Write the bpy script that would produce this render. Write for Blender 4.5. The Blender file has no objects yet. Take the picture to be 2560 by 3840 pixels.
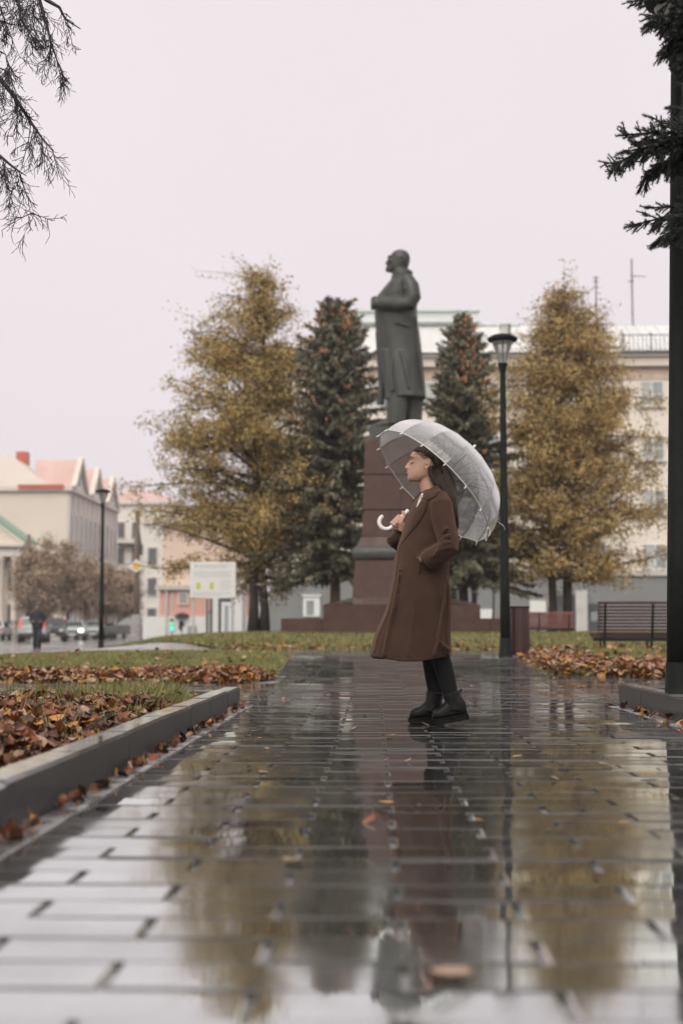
import bpy, bmesh, math, random
import numpy as np
from mathutils import Vector, Matrix, Quaternion
from mathutils.bvhtree import BVHTree

random.seed(7)
RNG = np.random.default_rng(7)
sc = bpy.context.scene
COL = sc.collection
R = math.radians

# ------------------------------------------------------------------ camera
CAM_H = 0.57
PITCH = math.atan(445 / 5333.3)
YAW = math.atan(122 / 5333.3)
cam_d = bpy.data.cameras.new('camera')
cam = bpy.data.objects.new('camera', cam_d)
COL.objects.link(cam)
cam_d.sensor_fit = 'VERTICAL'
cam_d.sensor_height = 36.0
cam_d.sensor_width = 24.0
cam_d.lens = 50.0
cam_d.clip_start = 0.05
cam_d.clip_end = 4000
cam.location = (0, 0, CAM_H)
cam.rotation_euler = (math.pi / 2 + PITCH, 0, YAW)
cam_d.dof.use_dof = True
cam_d.dof.focus_distance = 8.8
cam_d.dof.aperture_fstop = 2.0
cam_d.dof.aperture_blades = 0
sc.camera = cam

# ------------------------------------------------------------------ sky, sun, exposure
SUN_EL, SUN_AZ = R(46), R(-168)       # azimuth from +Y towards +X : light from behind-left of the camera
w = bpy.data.worlds.new('World')
sc.world = w
w.use_nodes = True
nt = w.node_tree
nt.nodes.clear()
out = nt.nodes.new('ShaderNodeOutputWorld')
bg = nt.nodes.new('ShaderNodeBackground')
bg2 = nt.nodes.new('ShaderNodeBackground')
mixs = nt.nodes.new('ShaderNodeMixShader')
skyt = nt.nodes.new('ShaderNodeTexSky')
skyt.sky_type = 'NISHITA'
skyt.sun_disc = False
skyt.sun_elevation = SUN_EL
skyt.sun_rotation = SUN_AZ
skyt.air_density = 1.0
skyt.dust_density = 6.0
bg.inputs['Strength'].default_value = 0.07
nt.links.new(skyt.outputs[0], bg.inputs['Color'])
# the closed cloud deck: an even, faintly pink white
bg2.inputs['Color'].default_value = (0.915, 0.838, 0.87, 1)
bg2.inputs['Strength'].default_value = 0.70
mixs.inputs[0].default_value = 0.97
# very faint unevenness of the cloud base
_tc = nt.nodes.new('ShaderNodeTexCoord'); _nz = nt.nodes.new('ShaderNodeTexNoise'); _nz.inputs['Scale'].default_value = 2.2; _nz.inputs['Detail'].default_value = 4
_mr = nt.nodes.new('ShaderNodeMapRange'); _mr.inputs[1].default_value = .3; _mr.inputs[2].default_value = .7; _mr.inputs[3].default_value = .975; _mr.inputs[4].default_value = 1.02
_mm = nt.nodes.new('ShaderNodeMath'); _mm.operation = 'MULTIPLY'; _mm.inputs[1].default_value = bg2.inputs['Strength'].default_value
nt.links.new(_tc.outputs['Generated'], _nz.inputs['Vector']); nt.links.new(_nz.outputs['Fac'], _mr.inputs[0]); nt.links.new(_mr.outputs[0], _mm.inputs[0]); nt.links.new(_mm.outputs[0], bg2.inputs['Strength'])
nt.links.new(bg.outputs[0], mixs.inputs[1])
nt.links.new(bg2.outputs[0], mixs.inputs[2])
nt.links.new(mixs.outputs[0], out.inputs['Surface'])

sun_d = bpy.data.lights.new('sun', 'SUN')
sun_d.energy = 1.5
sun_d.angle = R(50)
sun_d.color = (1.0, 0.985, 0.83)
sun = bpy.data.objects.new('sun', sun_d)
COL.objects.link(sun)
sdir = Vector((math.sin(SUN_AZ) * math.cos(SUN_EL), math.cos(SUN_AZ) * math.cos(SUN_EL), math.sin(SUN_EL)))
sun.rotation_euler = (-sdir).to_track_quat('-Z', 'Y').to_euler()

sc.view_settings.view_transform = 'Standard'
sc.view_settings.look = 'None'
sc.view_settings.exposure = 0.5
sc.view_settings.gamma = 1.0
sc.view_settings.use_curve_mapping = False
sc.render.engine = 'CYCLES'
cy = sc.cycles
cy.use_denoising = True
try:
    cy.denoiser = 'OPENIMAGEDENOISE'
except Exception:
    pass
cy.max_bounces = 5
cy.diffuse_bounces = 2
cy.glossy_bounces = 3
cy.transmission_bounces = 4
cy.transparent_max_bounces = 14
cy.use_adaptive_sampling = True
cy.adaptive_threshold = 0.03
cy.volume_bounces = 0
cy.caustics_reflective = False
cy.caustics_refractive = False
cy.sample_clamp_indirect = 4.0

# ------------------------------------------------------------------ planning helpers (photo pixel -> place)
FPX = 5333.3
_F = Vector((-math.sin(YAW) * math.cos(PITCH), math.cos(YAW) * math.cos(PITCH), math.sin(PITCH)))
_R = Vector((math.cos(YAW), math.sin(YAW), 0))
_U = _R.cross(_F)
CAM = Vector((0, 0, CAM_H))

def ray(px, py):
    return _F + _R * ((px - 1280) / FPX) - _U * ((py - 1920) / FPX)

def at(px, py, Y):
    r = ray(px, py)
    return CAM + r * (Y / r.y)

def gnd(px, py, z=0.0):
    r = ray(px, py)
    return CAM + r * ((z - CAM_H) / r.z)

def sm(a, b, v):
    t = max(0.0, min(1.0, (v - a) / (b - a)))
    return t * t * (3 - 2 * t)

def T(x, y):
    """height of the terrain"""
    r = 0.20 * sm(14.5, 22.5, y) + 0.25 * sm(22, 35, y)
    l = sm(-3.0, -10.5, x)
    return r * (1 - l) - 0.12 * l * sm(16, 40, y)

# ------------------------------------------------------------------ mesh helpers
class MB:
    def __init__(s):
        s.v = []; s.f = []; s.m = []
    def add(s, vs, fs, mi=0):
        o = len(s.v)
        s.v.extend([tuple(v) for v in vs])
        s.f.extend([tuple(i + o for i in f) for f in fs])
        s.m.extend([mi] * len(fs))
        return s
    def box(s, x0, x1, y0, y1, z0, z1, mi=0):
        v = [(x0,y0,z0),(x1,y0,z0),(x1,y1,z0),(x0,y1,z0),(x0,y0,z1),(x1,y0,z1),(x1,y1,z1),(x0,y1,z1)]
        return s.add(v, [(0,3,2,1),(4,5,6,7),(0,1,5,4),(1,2,6,5),(2,3,7,6),(3,0,4,7)], mi)
    def cbox(s, x0, x1, y0, y1, z0, z1, c=.006, mi=0):
        """box with its top edges chamfered"""
        v = [(x0,y0,z0),(x1,y0,z0),(x1,y1,z0),(x0,y1,z0),
             (x0,y0,z1-c),(x1,y0,z1-c),(x1,y1,z1-c),(x0,y1,z1-c),
             (x0+c,y0+c,z1),(x1-c,y0+c,z1),(x1-c,y1-c,z1),(x0+c,y1-c,z1)]
        f = [(0,3,2,1),(8,9,10,11)]
        for i in range(4):
            j = (i+1) % 4
            f += [(i,j,j+4,i+4),(i+4,j+4,j+8,i+8)]
        return s.add(v, f, mi)
    def bar(s, a, b, wx, wz, up=(0,0,1), mi=0):
        """rectangular bar from a to b, wx wide and wz high"""
        a = Vector(a); b = Vector(b); d = (b - a).normalized()
        u = Vector(up)
        sd = d.cross(u)
        if sd.length < 1e-4: sd = d.cross(Vector((1,0,0)))
        sd.normalize(); u = sd.cross(d).normalized()
        v = []
        for p in (a, b):
            for (i, j) in ((-1,-1),(1,-1),(1,1),(-1,1)):
                v.append(p + sd*(i*wx/2) + u*(j*wz/2))
        return s.add(v, [(0,3,2,1),(4,5,6,7),(0,1,5,4),(1,2,6,5),(2,3,7,6),(3,0,4,7)], mi)
    def tube(s, path, rad, n=8, caps=True, mi=0, flat=1.0, up=None):
        path = [Vector(p) for p in path]
        if not hasattr(rad, '__len__'): rad = [rad]*len(path)
        rings = []
        d0 = (path[1]-path[0]).normalized()
        u = Vector(up) if up else (Vector((0,0,1)) if abs(d0.z) < .9 else Vector((1,0,0)))
        u = (u - d0*u.dot(d0)).normalized()
        for i, p in enumerate(path):
            if i == 0: d = path[1]-path[0]
            elif i == len(path)-1: d = path[-1]-path[-2]
            else: d = (path[i+1]-path[i]).normalized() + (path[i]-path[i-1]).normalized()
            d.normalize()
            u = u - d*u.dot(d)
            if u.length < 1e-5: u = d.orthogonal()
            u.normalize()
            sd = d.cross(u)
            rings.append([p + (sd*math.cos(2*math.pi*k/n) + u*(flat*math.sin(2*math.pi*k/n)))*rad[i] for k in range(n)])
        return s.loft(rings, caps, mi)
    def loft(s, rings, caps=True, mi=0):
        n = len(rings[0])
        v = [p for r in rings for p in r]
        f = []
        for i in range(len(rings)-1):
            for k in range(n):
                l = (k+1) % n
                f.append((i*n+k, i*n+l, (i+1)*n+l, (i+1)*n+k))
        if caps:
            f.append(tuple(range(n-1, -1, -1)))
            f.append(tuple(range((len(rings)-1)*n, len(rings)*n)))
        return s.add(v, f, mi)
    def lathe(s, prof, n=16, c=(0,0,0), caps=True, mi=0):
        rings = [[(c[0]+r*math.cos(2*math.pi*k/n), c[1]+r*math.sin(2*math.pi*k/n), c[2]+z) for k in range(n)] for r, z in prof]
        return s.loft(rings, caps, mi)
    def prism(s, poly, vec, mi=0):
        """closed polygon (3-d points) pushed along vec"""
        n = len(poly); vec = Vector(vec)
        v = [Vector(p) for p in poly] + [Vector(p)+vec for p in poly]
        f = [tuple(range(n-1,-1,-1)), tuple(range(n,2*n))]
        f += [(i,(i+1)%n,n+(i+1)%n,n+i) for i in range(n)]
        return s.add(v, f, mi)
    def sheet(s, fn, nu, nv, thick=None, mi=0):
        """grid fn(u,v) -> point ; u,v in 0..1"""
        v = [fn(i/nu, j/nv) for j in range(nv+1) for i in range(nu+1)]
        f = [(j*(nu+1)+i, j*(nu+1)+i+1, (j+1)*(nu+1)+i+1, (j+1)*(nu+1)+i) for j in range(nv) for i in range(nu)]
        return s.add(v, f, mi)
    def ball(s, c, r, n=12, m=8, mi=0):
        if not hasattr(r, '__len__'): r = (r, r, r)
        rings = []
        for j in range(1, m):
            a = math.pi*j/m
            rings.append([(c[0]+r[0]*math.sin(a)*math.cos(2*math.pi*k/n), c[1]+r[1]*math.sin(a)*math.sin(2*math.pi*k/n), c[2]-r[2]*math.cos(a)) for k in range(n)])
        return s.loft(rings, True, mi)
    def mesh(s, name, mats, smooth=False):
        me = bpy.data.meshes.new(name)
        me.from_pydata([tuple(p) for p in s.v], [], s.f)
        if not isinstance(mats, (list, tuple)): mats = [mats]
        for m in mats: me.materials.append(m)
        if len(mats) > 1:
            me.polygons.foreach_set('material_index', s.m)
        if smooth:
            me.polygons.foreach_set('use_smooth', [True]*len(me.polygons))
        me.update()
        return me
    def build(s, name, mats, parent=None, smooth=False, loc=None):
        return obj(name, s.mesh(name, mats, smooth), parent, loc)

def obj(name, me, parent=None, loc=None, rot=None, scale=None):
    o = bpy.data.objects.new(name, me)
    COL.objects.link(o)
    if parent is not None: o.parent = parent
    if loc is not None: o.location = loc
    if rot is not None: o.rotation_euler = rot
    if scale is not None: o.scale = scale
    return o

def tag(o, label=None, cat=None, group=None, kind=None):
    if label: o['label'] = label
    if cat: o['category'] = cat
    if group: o['group'] = group
    if kind: o['kind'] = kind
    return o

def thing(name, loc, label, cat, rz=0.0, group=None):
    o = bpy.data.objects.new(name, None)
    o.empty_display_size = .1
    COL.objects.link(o)
    o.location = loc
    o.rotation_euler = (0, 0, rz)
    return tag(o, label, cat, group)

def copy_tree(o, parent=None):
    c = o.copy(); COL.objects.link(c); c.parent = parent
    for ch in list(o.children): copy_tree(ch, c)
    return c

def np_mesh(name, V, F, mats, MI=None, smooth=False):
    """fast mesh from numpy arrays; F is (n,3) or (n,4)"""
    me = bpy.data.meshes.new(name)
    V = np.asarray(V, dtype=np.float32); F = np.asarray(F, dtype=np.int32)
    n, k = F.shape
    me.vertices.add(len(V)); me.vertices.foreach_set('co', V.ravel())
    me.loops.add(n*k); me.loops.foreach_set('vertex_index', F.ravel())
    me.polygons.add(n)
    me.polygons.foreach_set('loop_start', np.arange(0, n*k, k, dtype=np.int32))
    if not isinstance(mats, (list, tuple)): mats = [mats]
    for m in mats: me.materials.append(m)
    if MI is not None: me.polygons.foreach_set('material_index', np.asarray(MI, dtype=np.int32))
    if smooth: me.polygons.foreach_set('use_smooth', np.ones(n, dtype=bool))
    me.update(calc_edges=True)
    me.validate()
    return me

def remeshed(mb, voxel, smooth=4, factor=.5, mats=None, name='tmp'):
    """one continuous skin round everything in mb"""
    me = mb.mesh(name, mats or [])
    o = bpy.data.objects.new('tmp', me); COL.objects.link(o)
    m = o.modifiers.new('r', 'REMESH'); m.mode = 'VOXEL'; m.voxel_size = voxel; m.use_smooth_shade = True
    if smooth:
        s2 = o.modifiers.new('s', 'SMOOTH'); s2.iterations = smooth; s2.factor = factor
    dg = bpy.context.evaluated_depsgraph_get()
    res = bpy.data.meshes.new_from_object(o.evaluated_get(dg))
    bpy.data.objects.remove(o)
    res.name = name
    if mats:
        res.materials.clear()
        for q in (mats if isinstance(mats, (list, tuple)) else [mats]): res.materials.append(q)
    res.polygons.foreach_set('use_smooth', [True]*len(res.polygons))
    return res

# ------------------------------------------------------------------ materials
def M(name, col, rough=.6, var=.18, scale=6.0, bump=0.0, bscale=None, metal=0.0, spec=.5, col2=None,
      rvar=0.0, stretch=(1,1,1), rand=0.0, emit=None, estr=0.0, coat=0.0):
    m = bpy.data.materials.new(name); m.use_nodes = True
    t = m.node_tree; N = t.nodes; L = t.links
    b = N['Principled BSDF']
    tc = N.new('ShaderNodeTexCoord'); mp = N.new('ShaderNodeMapping')
    mp.inputs['Scale'].default_value = stretch
    L.new(tc.outputs['Object'], mp.inputs['Vector'])
    nz = N.new('ShaderNodeTexNoise'); nz.inputs['Scale'].default_value = scale
    nz.inputs['Detail'].default_value = 6; nz.inputs['Roughness'].default_value = .65
    L.new(mp.outputs[0], nz.inputs['Vector'])
    rp = N.new('ShaderNodeMapRange'); rp.inputs[1].default_value = .3; rp.inputs[2].default_value = .7
    L.new(nz.outputs['Fac'], rp.inputs[0])
    mx = N.new('ShaderNodeMix'); mx.data_type = 'RGBA'
    c2 = col2 or tuple(min(1, c*(1+var)) for c in col)
    c1 = tuple(c*(1-var) for c in col) if not col2 else col
    mx.inputs[6].default_value = (*c1, 1); mx.inputs[7].default_value = (*c2, 1)
    L.new(rp.outputs[0], mx.inputs[0])
    last = mx.outputs[2]
    if rand:
        oi = N.new('ShaderNodeObjectInfo')
        hs = N.new('ShaderNodeHueSaturation')
        mr = N.new('ShaderNodeMapRange'); mr.inputs[3].default_value = 1-rand; mr.inputs[4].default_value = 1+rand
        L.new(oi.outputs['Random'], mr.inputs[0]); L.new(mr.outputs[0], hs.inputs['Value'])
        L.new(last, hs.inputs['Color']); last = hs.outputs[0]
    L.new(last, b.inputs['Base Color'])
    b.inputs['Roughness'].default_value = rough
    if rvar:
        r2 = N.new('ShaderNodeMapRange'); r2.inputs[1].default_value = .3; r2.inputs[2].default_value = .7
        r2.inputs[3].default_value = max(.02, rough-rvar); r2.inputs[4].default_value = min(1, rough+rvar)
        n2 = N.new('ShaderNodeTexNoise'); n2.inputs['Scale'].default_value = scale*.6; n2.inputs['Detail'].default_value = 4
        L.new(mp.outputs[0], n2.inputs['Vector']); L.new(n2.outputs['Fac'], r2.inputs[0]); L.new(r2.outputs[0], b.inputs['Roughness'])
    b.inputs['Metallic'].default_value = metal
    b.inputs['Specular IOR Level'].default_value = spec
    if coat:
        b.inputs['Coat Weight'].default_value = coat; b.inputs['Coat Roughness'].default_value = .08
    if emit:
        b.inputs['Emission Color'].default_value = (*emit, 1); b.inputs['Emission Strength'].default_value = estr
    if bump:
        n3 = N.new('ShaderNodeTexNoise'); n3.inputs['Scale'].default_value = bscale or scale*4; n3.inputs['Detail'].default_value = 5
        L.new(mp.outputs[0], n3.inputs['Vector'])
        bp = N.new('ShaderNodeBump'); bp.inputs['Strength'].default_value = min(1, bump); bp.inputs['Distance'].default_value = .01*max(1, bump)
        L.new(n3.outputs['Fac'], bp.inputs['Height']); L.new(bp.outputs[0], b.inputs['Normal'])
    return m

def wet_mat(name, col, col2, scale, lo, hi, rough_dry=.45, rough_wet=.06, bump=.15, bscale=60, rand=0.0, pscale=1.2, wbump=.02, flat_only=False, film_lo=.76):
    """stone under a film of rain water: a rough base and a mirror-like film that grows towards grazing view angles"""
    m = bpy.data.materials.new(name); m.use_nodes = True
    t = m.node_tree; N = t.nodes; L = t.links
    b = N['Principled BSDF']; o = N['Material Output']
    ge = N.new('ShaderNodeNewGeometry')
    nz = N.new('ShaderNodeTexNoise'); nz.inputs['Scale'].default_value = scale; nz.inputs['Detail'].default_value = 8; nz.inputs['Roughness'].default_value = .7
    L.new(ge.outputs['Position'], nz.inputs['Vector'])
    mx = N.new('ShaderNodeMix'); mx.data_type = 'RGBA'
    mx.inputs[6].default_value = (*col, 1); mx.inputs[7].default_value = (*col2, 1)
    L.new(nz.outputs['Fac'], mx.inputs[0]); last = mx.outputs[2]
    if rand:
        oi = N.new('ShaderNodeObjectInfo'); hs = N.new('ShaderNodeHueSaturation')
        mr = N.new('ShaderNodeMapRange'); mr.inputs[3].default_value = 1-rand; mr.inputs[4].default_value = 1+rand
        L.new(oi.outputs['Random'], mr.inputs[0]); L.new(mr.outputs[0], hs.inputs['Value']); L.new(last, hs.inputs['Color']); last = hs.outputs[0]
    L.new(last, b.inputs['Base Color'])
    b.inputs['Roughness'].default_value = rough_dry
    # puddling: low-frequency patches that carry more or less water
    pn = N.new('ShaderNodeTexNoise'); pn.inputs['Scale'].default_value = pscale; pn.inputs['Detail'].default_value = 5; pn.inputs['Roughness'].default_value = .6
    L.new(ge.outputs['Position'], pn.inputs['Vector'])
    pr = N.new('ShaderNodeMapRange'); pr.inputs[1].default_value = .32; pr.inputs[2].default_value = .62
    L.new(pn.outputs['Fac'], pr.inputs[0])
    fb = N.new('ShaderNodeTexNoise'); fb.inputs['Scale'].default_value = bscale; fb.inputs['Detail'].default_value = 4
    L.new(ge.outputs['Position'], fb.inputs['Vector'])
    bp = N.new('ShaderNodeBump'); bp.inputs['Strength'].default_value = bump; bp.inputs['Distance'].default_value = .003
    L.new(fb.outputs['Fac'], bp.inputs['Height']); L.new(bp.outputs[0], b.inputs['Normal'])
    gl = N.new('ShaderNodeBsdfGlossy'); gl.inputs['Color'].default_value = (.91, .94, .92, 1)
    rr = N.new('ShaderNodeMapRange'); rr.inputs[3].default_value = rough_wet*3.6; rr.inputs[4].default_value = rough_wet
    L.new(pr.outputs[0], rr.inputs[0]); L.new(rr.outputs[0], gl.inputs['Roughness'])
    wb = N.new('ShaderNodeTexNoise'); wb.inputs['Scale'].default_value = 9; wb.inputs['Detail'].default_value = 3
    L.new(ge.outputs['Position'], wb.inputs['Vector'])
    bw = N.new('ShaderNodeBump'); bw.inputs['Strength'].default_value = wbump; bw.inputs['Distance'].default_value = .01
    L.new(wb.outputs['Fac'], bw.inputs['Height']); L.new(bw.outputs[0], gl.inputs['Normal'])
    lw = N.new('ShaderNodeLayerWeight'); lw.inputs['Blend'].default_value = .5
    fr = N.new('ShaderNodeMapRange'); fr.interpolation_type = 'SMOOTHSTEP'
    fr.inputs[1].default_value = .15; fr.inputs[2].default_value = .9
    fr.inputs[3].default_value = lo; fr.inputs[4].default_value = hi
    L.new(lw.outputs['Facing'], fr.inputs[0])
    mu = N.new('ShaderNodeMath'); mu.operation = 'MULTIPLY'
    p2 = N.new('ShaderNodeMapRange'); p2.inputs[3].default_value = film_lo; p2.inputs[4].default_value = 1.0
    L.new(pr.outputs[0], p2.inputs[0])
    L.new(fr.outputs[0], mu.inputs[0]); L.new(p2.outputs[0], mu.inputs[1])
    film = mu.outputs[0]
    if flat_only:      # water stays on level faces and runs off upright ones
        sx = N.new('ShaderNodeSeparateXYZ'); L.new(ge.outputs['Normal'], sx.inputs[0])
        fz = N.new('ShaderNodeMapRange'); fz.inputs[1].default_value = .3; fz.inputs[2].default_value = .95; fz.inputs[3].default_value = .06
        L.new(sx.outputs['Z'], fz.inputs[0])
        m2_ = N.new('ShaderNodeMath'); m2_.operation = 'MULTIPLY'; L.new(film, m2_.inputs[0]); L.new(fz.outputs[0], m2_.inputs[1]); film = m2_.outputs[0]
    ms = N.new('ShaderNodeMixShader')
    L.new(film, ms.inputs[0]); L.new(b.outputs[0], ms.inputs[1]); L.new(gl.outputs[0], ms.inputs[2])
    L.new(ms.outputs[0], o.inputs['Surface'])
    return m

def glass_mat(name, tint=(.9,.95,.95), refl=.25, rough=.03):
    m = bpy.data.materials.new(name); m.use_nodes = True
    t = m.node_tree; N = t.nodes; L = t.links; o = N['Material Output']
    N.remove(N['Principled BSDF'])
    tr = N.new('ShaderNodeBsdfTransparent'); tr.inputs[0].default_value = (*tint, 1)
    gl = N.new('ShaderNodeBsdfGlossy'); gl.inputs['Roughness'].default_value = rough
    lw = N.new('ShaderNodeFresnel'); lw.inputs[0].default_value = 1.45
    ad = N.new('ShaderNodeMath'); ad.operation = 'ADD'; ad.inputs[1].default_value = refl; ad.use_clamp = True
    L.new(lw.outputs[0], ad.inputs[0])
    ms = N.new('ShaderNodeMixShader'); L.new(ad.outputs[0], ms.inputs[0]); L.new(tr.outputs[0], ms.inputs[1]); L.new(gl.outputs[0], ms.inputs[2])
    L.new(ms.outputs[0], o.inputs['Surface'])
    return m
# ================================================================== ground, paving, kerbs, lawns
m_asphalt = wet_mat('wet asphalt', (.05,.048,.047), (.085,.08,.078), 3.0, .12, .85, rough_wet=.09, pscale=.25, wbump=.05)
m_paver = wet_mat('wet brown paver', (.012,.011,.0095), (.036,.032,.028), 26.0, .05, .89, rough_wet=.028, bump=.35, bscale=240, rand=.42, pscale=1.7, wbump=.016)
m_bed = wet_mat('wet joint sand', (.02,.018,.016), (.05,.045,.04), 40.0, .05, .6, rough_wet=.12, pscale=3)
m_kerb = wet_mat('wet concrete kerb', (.014,.013,.012), (.048,.045,.042), 5.0, .12, .97, rough_dry=.75, rough_wet=.05, bump=.5, bscale=150, rand=.1, pscale=4, wbump=.03, flat_only=True, film_lo=.8)
m_mortar = wet_mat('wet concrete strip', (.10,.095,.09), (.17,.16,.155), 30.0, .05, .6, rough_wet=.14, pscale=5)
m_soil = M('dark soil', (.028,.021,.015), .8, .4, 12, .8, 40)
m_turf = M('turf', (.085,.085,.028), .85, .3, 3, .8, 40, col2=(.13,.118,.042))
m_grass = [M('grass green', (.15,.165,.045), .5, .25, 2), M('grass olive', (.22,.20,.06), .5, .25, 2),
           M('grass straw', (.34,.26,.11), .55, .25, 2)]
m_leaf = [M('leaf russet', (.20,.058,.018), .42, .35, 25), M('leaf brown', (.075,.028,.015), .4, .35, 25),
          M('leaf pale underside', (.36,.235,.15), .38, .25, 25), M('leaf amber', (.42,.20,.035), .42, .3, 25),
          M('leaf dark wet', (.06,.028,.018), .3, .35, 25), M('leaf tan', (.24,.11,.055), .4, .3, 25)]

def axis(vals):
    out = []
    for a, b, st in vals:
        n = max(1, int(round((b-a)/st)))
        out += [a + (b-a)*i/n for i in range(n)]
    out.append(vals[-1][1])
    return out

# one sheet from behind the camera to the horizon
xs = axis([(-600,-200,200),(-200,-40,40),(-40,-14,4),(-14,14,1),(14,40,4),(40,200,40),(200,600,200)])
ys = axis([(-300,-10,60),(-10,50,1),(50,100,5),(100,300,40),(300,700,200)])
V = [(x, y, T(x, y) - .035) for y in ys for x in xs]
nx = len(xs)
F = [(j*nx+i, j*nx+i+1, (j+1)*nx+i+1, (j+1)*nx+i) for j in range(len(ys)-1) for i in range(nx-1)]
ground = tag(obj('ground', np_mesh('ground', V, F, m_asphalt, smooth=True)), kind='structure')

# ---- pavers: half-bond rows across the walk
ROW, LEN, JT, JX = .185, .49, .007, .015
X0L, X1R = -1.02, 1.88
def pave_span(y):
    """paved extent in x at distance y"""
    if y < 11.15: return [(-.93, X1R-.09)]
    if y < 15.3: return [(-9.5, 9.0)]
    if y < 22.4: return [(-1.12-.02*(y-15.3), (X1R+.12+.02*(y-15.3)))] if y > 17.2 else [(-1.05, X1R+.12+ (17.2-y)*1.1)]
    if y < 25.2: return [(-6.5, 10.0)]
    return []
base_mb = MB()
base_mb.sheet(lambda u, v: (-10+20*u, -1+26.3*v, T(-10+20*u, -1+26.3*v)-.014), 20, 40)
paving = tag(base_mb.build('paving', m_bed), kind='structure')
C_ = .0045
pv = MB(); pv.cbox(-LEN/2+JX/2, LEN/2-JX/2, -ROW/2+JT/2, ROW/2-JT/2, -.05, 0, C_)
paver_me = pv.mesh('paver', m_paver)
half = MB(); half.cbox(-LEN/4+JT/2, LEN/4-JT/2, -ROW/2+JT/2, ROW/2-JT/2, -.05, 0, C_)
singles, rest = [], MB()
r = 0
y = .75
while y < 25.1:
    off = (r % 2)*LEN/2 + .05
    for (a, b) in pave_span(y):
        k0 = math.ceil((a - off - LEN/2)/LEN); x = off + k0*LEN
        k = k0
        while True:
            xa, xb = off + k*LEN - LEN/2, off + k*LEN + LEN/2
            k += 1
            if xa > b: break
            xa, xb = max(xa, a), min(xb, b)
            if xb - xa < .05: continue
            cx = (xa+xb)/2
            vis = abs(cx - (-.02*y)) < y*.27 + .5          # within or beside the field of view
            if not vis: continue
            full = xb - xa > LEN - .01
            tz = random.gauss(0, .0016)
            tx, ty = random.gauss(0, .0048), random.gauss(0, .0042)
            if full and len(singles) < 300 and y > 1.4 and abs(cx+.0225*y) < y*.245+.15:
                singles.append((cx, y, T(cx, y) + tz, tx, ty))
            else:
                q = MB(); q.cbox(xa-cx+JX/2, xb-cx-JX/2, -ROW/2+JT/2, ROW/2-JT/2, -.05, 0, C_)
                zz = T(cx, y) + tz
                sl = (T(cx, y+.1) - T(cx, y-.1))/.2
                rest.add([(px_+cx, py_+y, pz_ + zz + (sl+tx)*py_ + ty*px_) for px_, py_, pz_ in q.v], q.f)
    y += ROW; r += 1
for (cx, y_, z_, tx, ty) in singles:
    obj('paver', paver_me, paving, (cx, y_, z_), (tx, ty, 0))
tag(rest.build('distant_paver', m_paver, paving), kind='stuff')

# ---- narrow mortar strips along the kerbs
st = MB()
for a, b in ((-1.02, -.935), (X1R-.085, X1R)):
    for i in range(11):
        y0, y1 = i*1.02-.5, i*1.02+.51
        st.cbox(a, b, y0, y1, -.03, .004 + random.uniform(-.002,.002), .004)
tag(st.build('edging_strip', m_mortar, paving), kind='stuff')

# ---- kerbs: metre-long stones, each slightly out of line
def kerb(name, stones):
    root = tag(bpy.data.objects.new(name, None), kind='structure'); COL.objects.link(root)
    for (x0, x1, y0, y1, z1) in stones:
        cx, cyy = (x0+x1)/2, (y0+y1)/2
        q = MB()
        dx, dy = (x1-x0)/2-.005, (y1-y0)/2-.005
        c = .012
        q.cbox(-dx, dx, -dy, dy, -.2, 0, c)
        q.build('kerb_stone', m_kerb, root, loc=(cx, cyy, z1 + random.uniform(-.004,.004))).rotation_euler = (random.gauss(0,.003), random.gauss(0,.006), random.gauss(0,.003))
    return root
stones = []
y0 = -1.0
for i in range(12):
    y1 = min(y0 + 1.0, 10.95)
    stones.append((-1.155, -1.02, y0, y1, .152 - (.012 if y1 > 10.2 else 0)))
    y0 = y1
    if y0 >= 10.95: break
x = -1.16
while x > -6:
    stones.append((x-1.0, x, 10.82, 10.95, .125)); x -= 1.0
kerb('kerb_left', stones)
stones = []
y0 = 0.2
while y0 < 11.1:
    y1 = min(y0+1.0, 11.12); stones.append((X1R, X1R+.13, y0, y1, .16)); y0 = y1
x = X1R+.13
while x < 6:
    stones.append((x, x+1, 10.99, 11.12, .15)); x += 1
kerb('kerb_right', stones)

# ---- lawns
LAWNS = {}
def lawn(name, y0, y1, xl, xr, up, nx=30, ny=24, mat=m_turf, crest=0.0):
    """a raised sheet of turf between xl(y) and xr(y)"""
    def h(x, y):
        e = min((x-xl(y))/.35, (xr(y)-x)/.35, (y-y0)/.5, (y1-y)/.5)
        return T(x, y) + up*sm(0, 1, e) + crest*sm(0, 6, e) - .02 + .02*math.sin(x*1.7+y)*math.sin(y*1.3)*sm(0,1,e)
    mb = MB()
    def fn(u, v):
        y = y0+(y1-y0)*v; x = xl(y)+(xr(y)-xl(y))*u
        return (x, y, h(x, y))
    mb.sheet(fn, nx, ny)
    o = tag(mb.build(name, mat, smooth=True), kind='structure')
    LAWNS[name] = (o, h, y0, y1, xl, xr)
    return o
bed_l = lawn('bed_left', -1, 10.83, lambda y: -9.0, lambda y: -1.15, .13, 60, 60, m_soil)
bed_r = lawn('bed_right', 0.5, 11.0, lambda y: X1R+.13, lambda y: 9.0, .14, 40, 50, m_soil)
lawn('lawn_left', 15.3, 22.4, lambda y: -26.0, lambda y: -1.12-.02*(y-15.3) - .35*sm(16.3,15.3,y), .075, 60, 30)
def xr_edge(y):
    return X1R+.14+.02*(y-15.3) + 1.9*max(0, (17.6-y)/1.6)**1.6 + .5*sm(21.2, 22.4, y)
lawn('lawn_right', 16.1, 22.4, xr_edge, lambda y: 14.0, .08, 60, 30)
lawn('lawn_far', 25.2, 76, lambda y: (-2.4-.335*(y-25.2)) if y < 43.2 else (-8.43+.25*(y-43.2)), lambda y: 34.0, .05, 60, 50)

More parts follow.
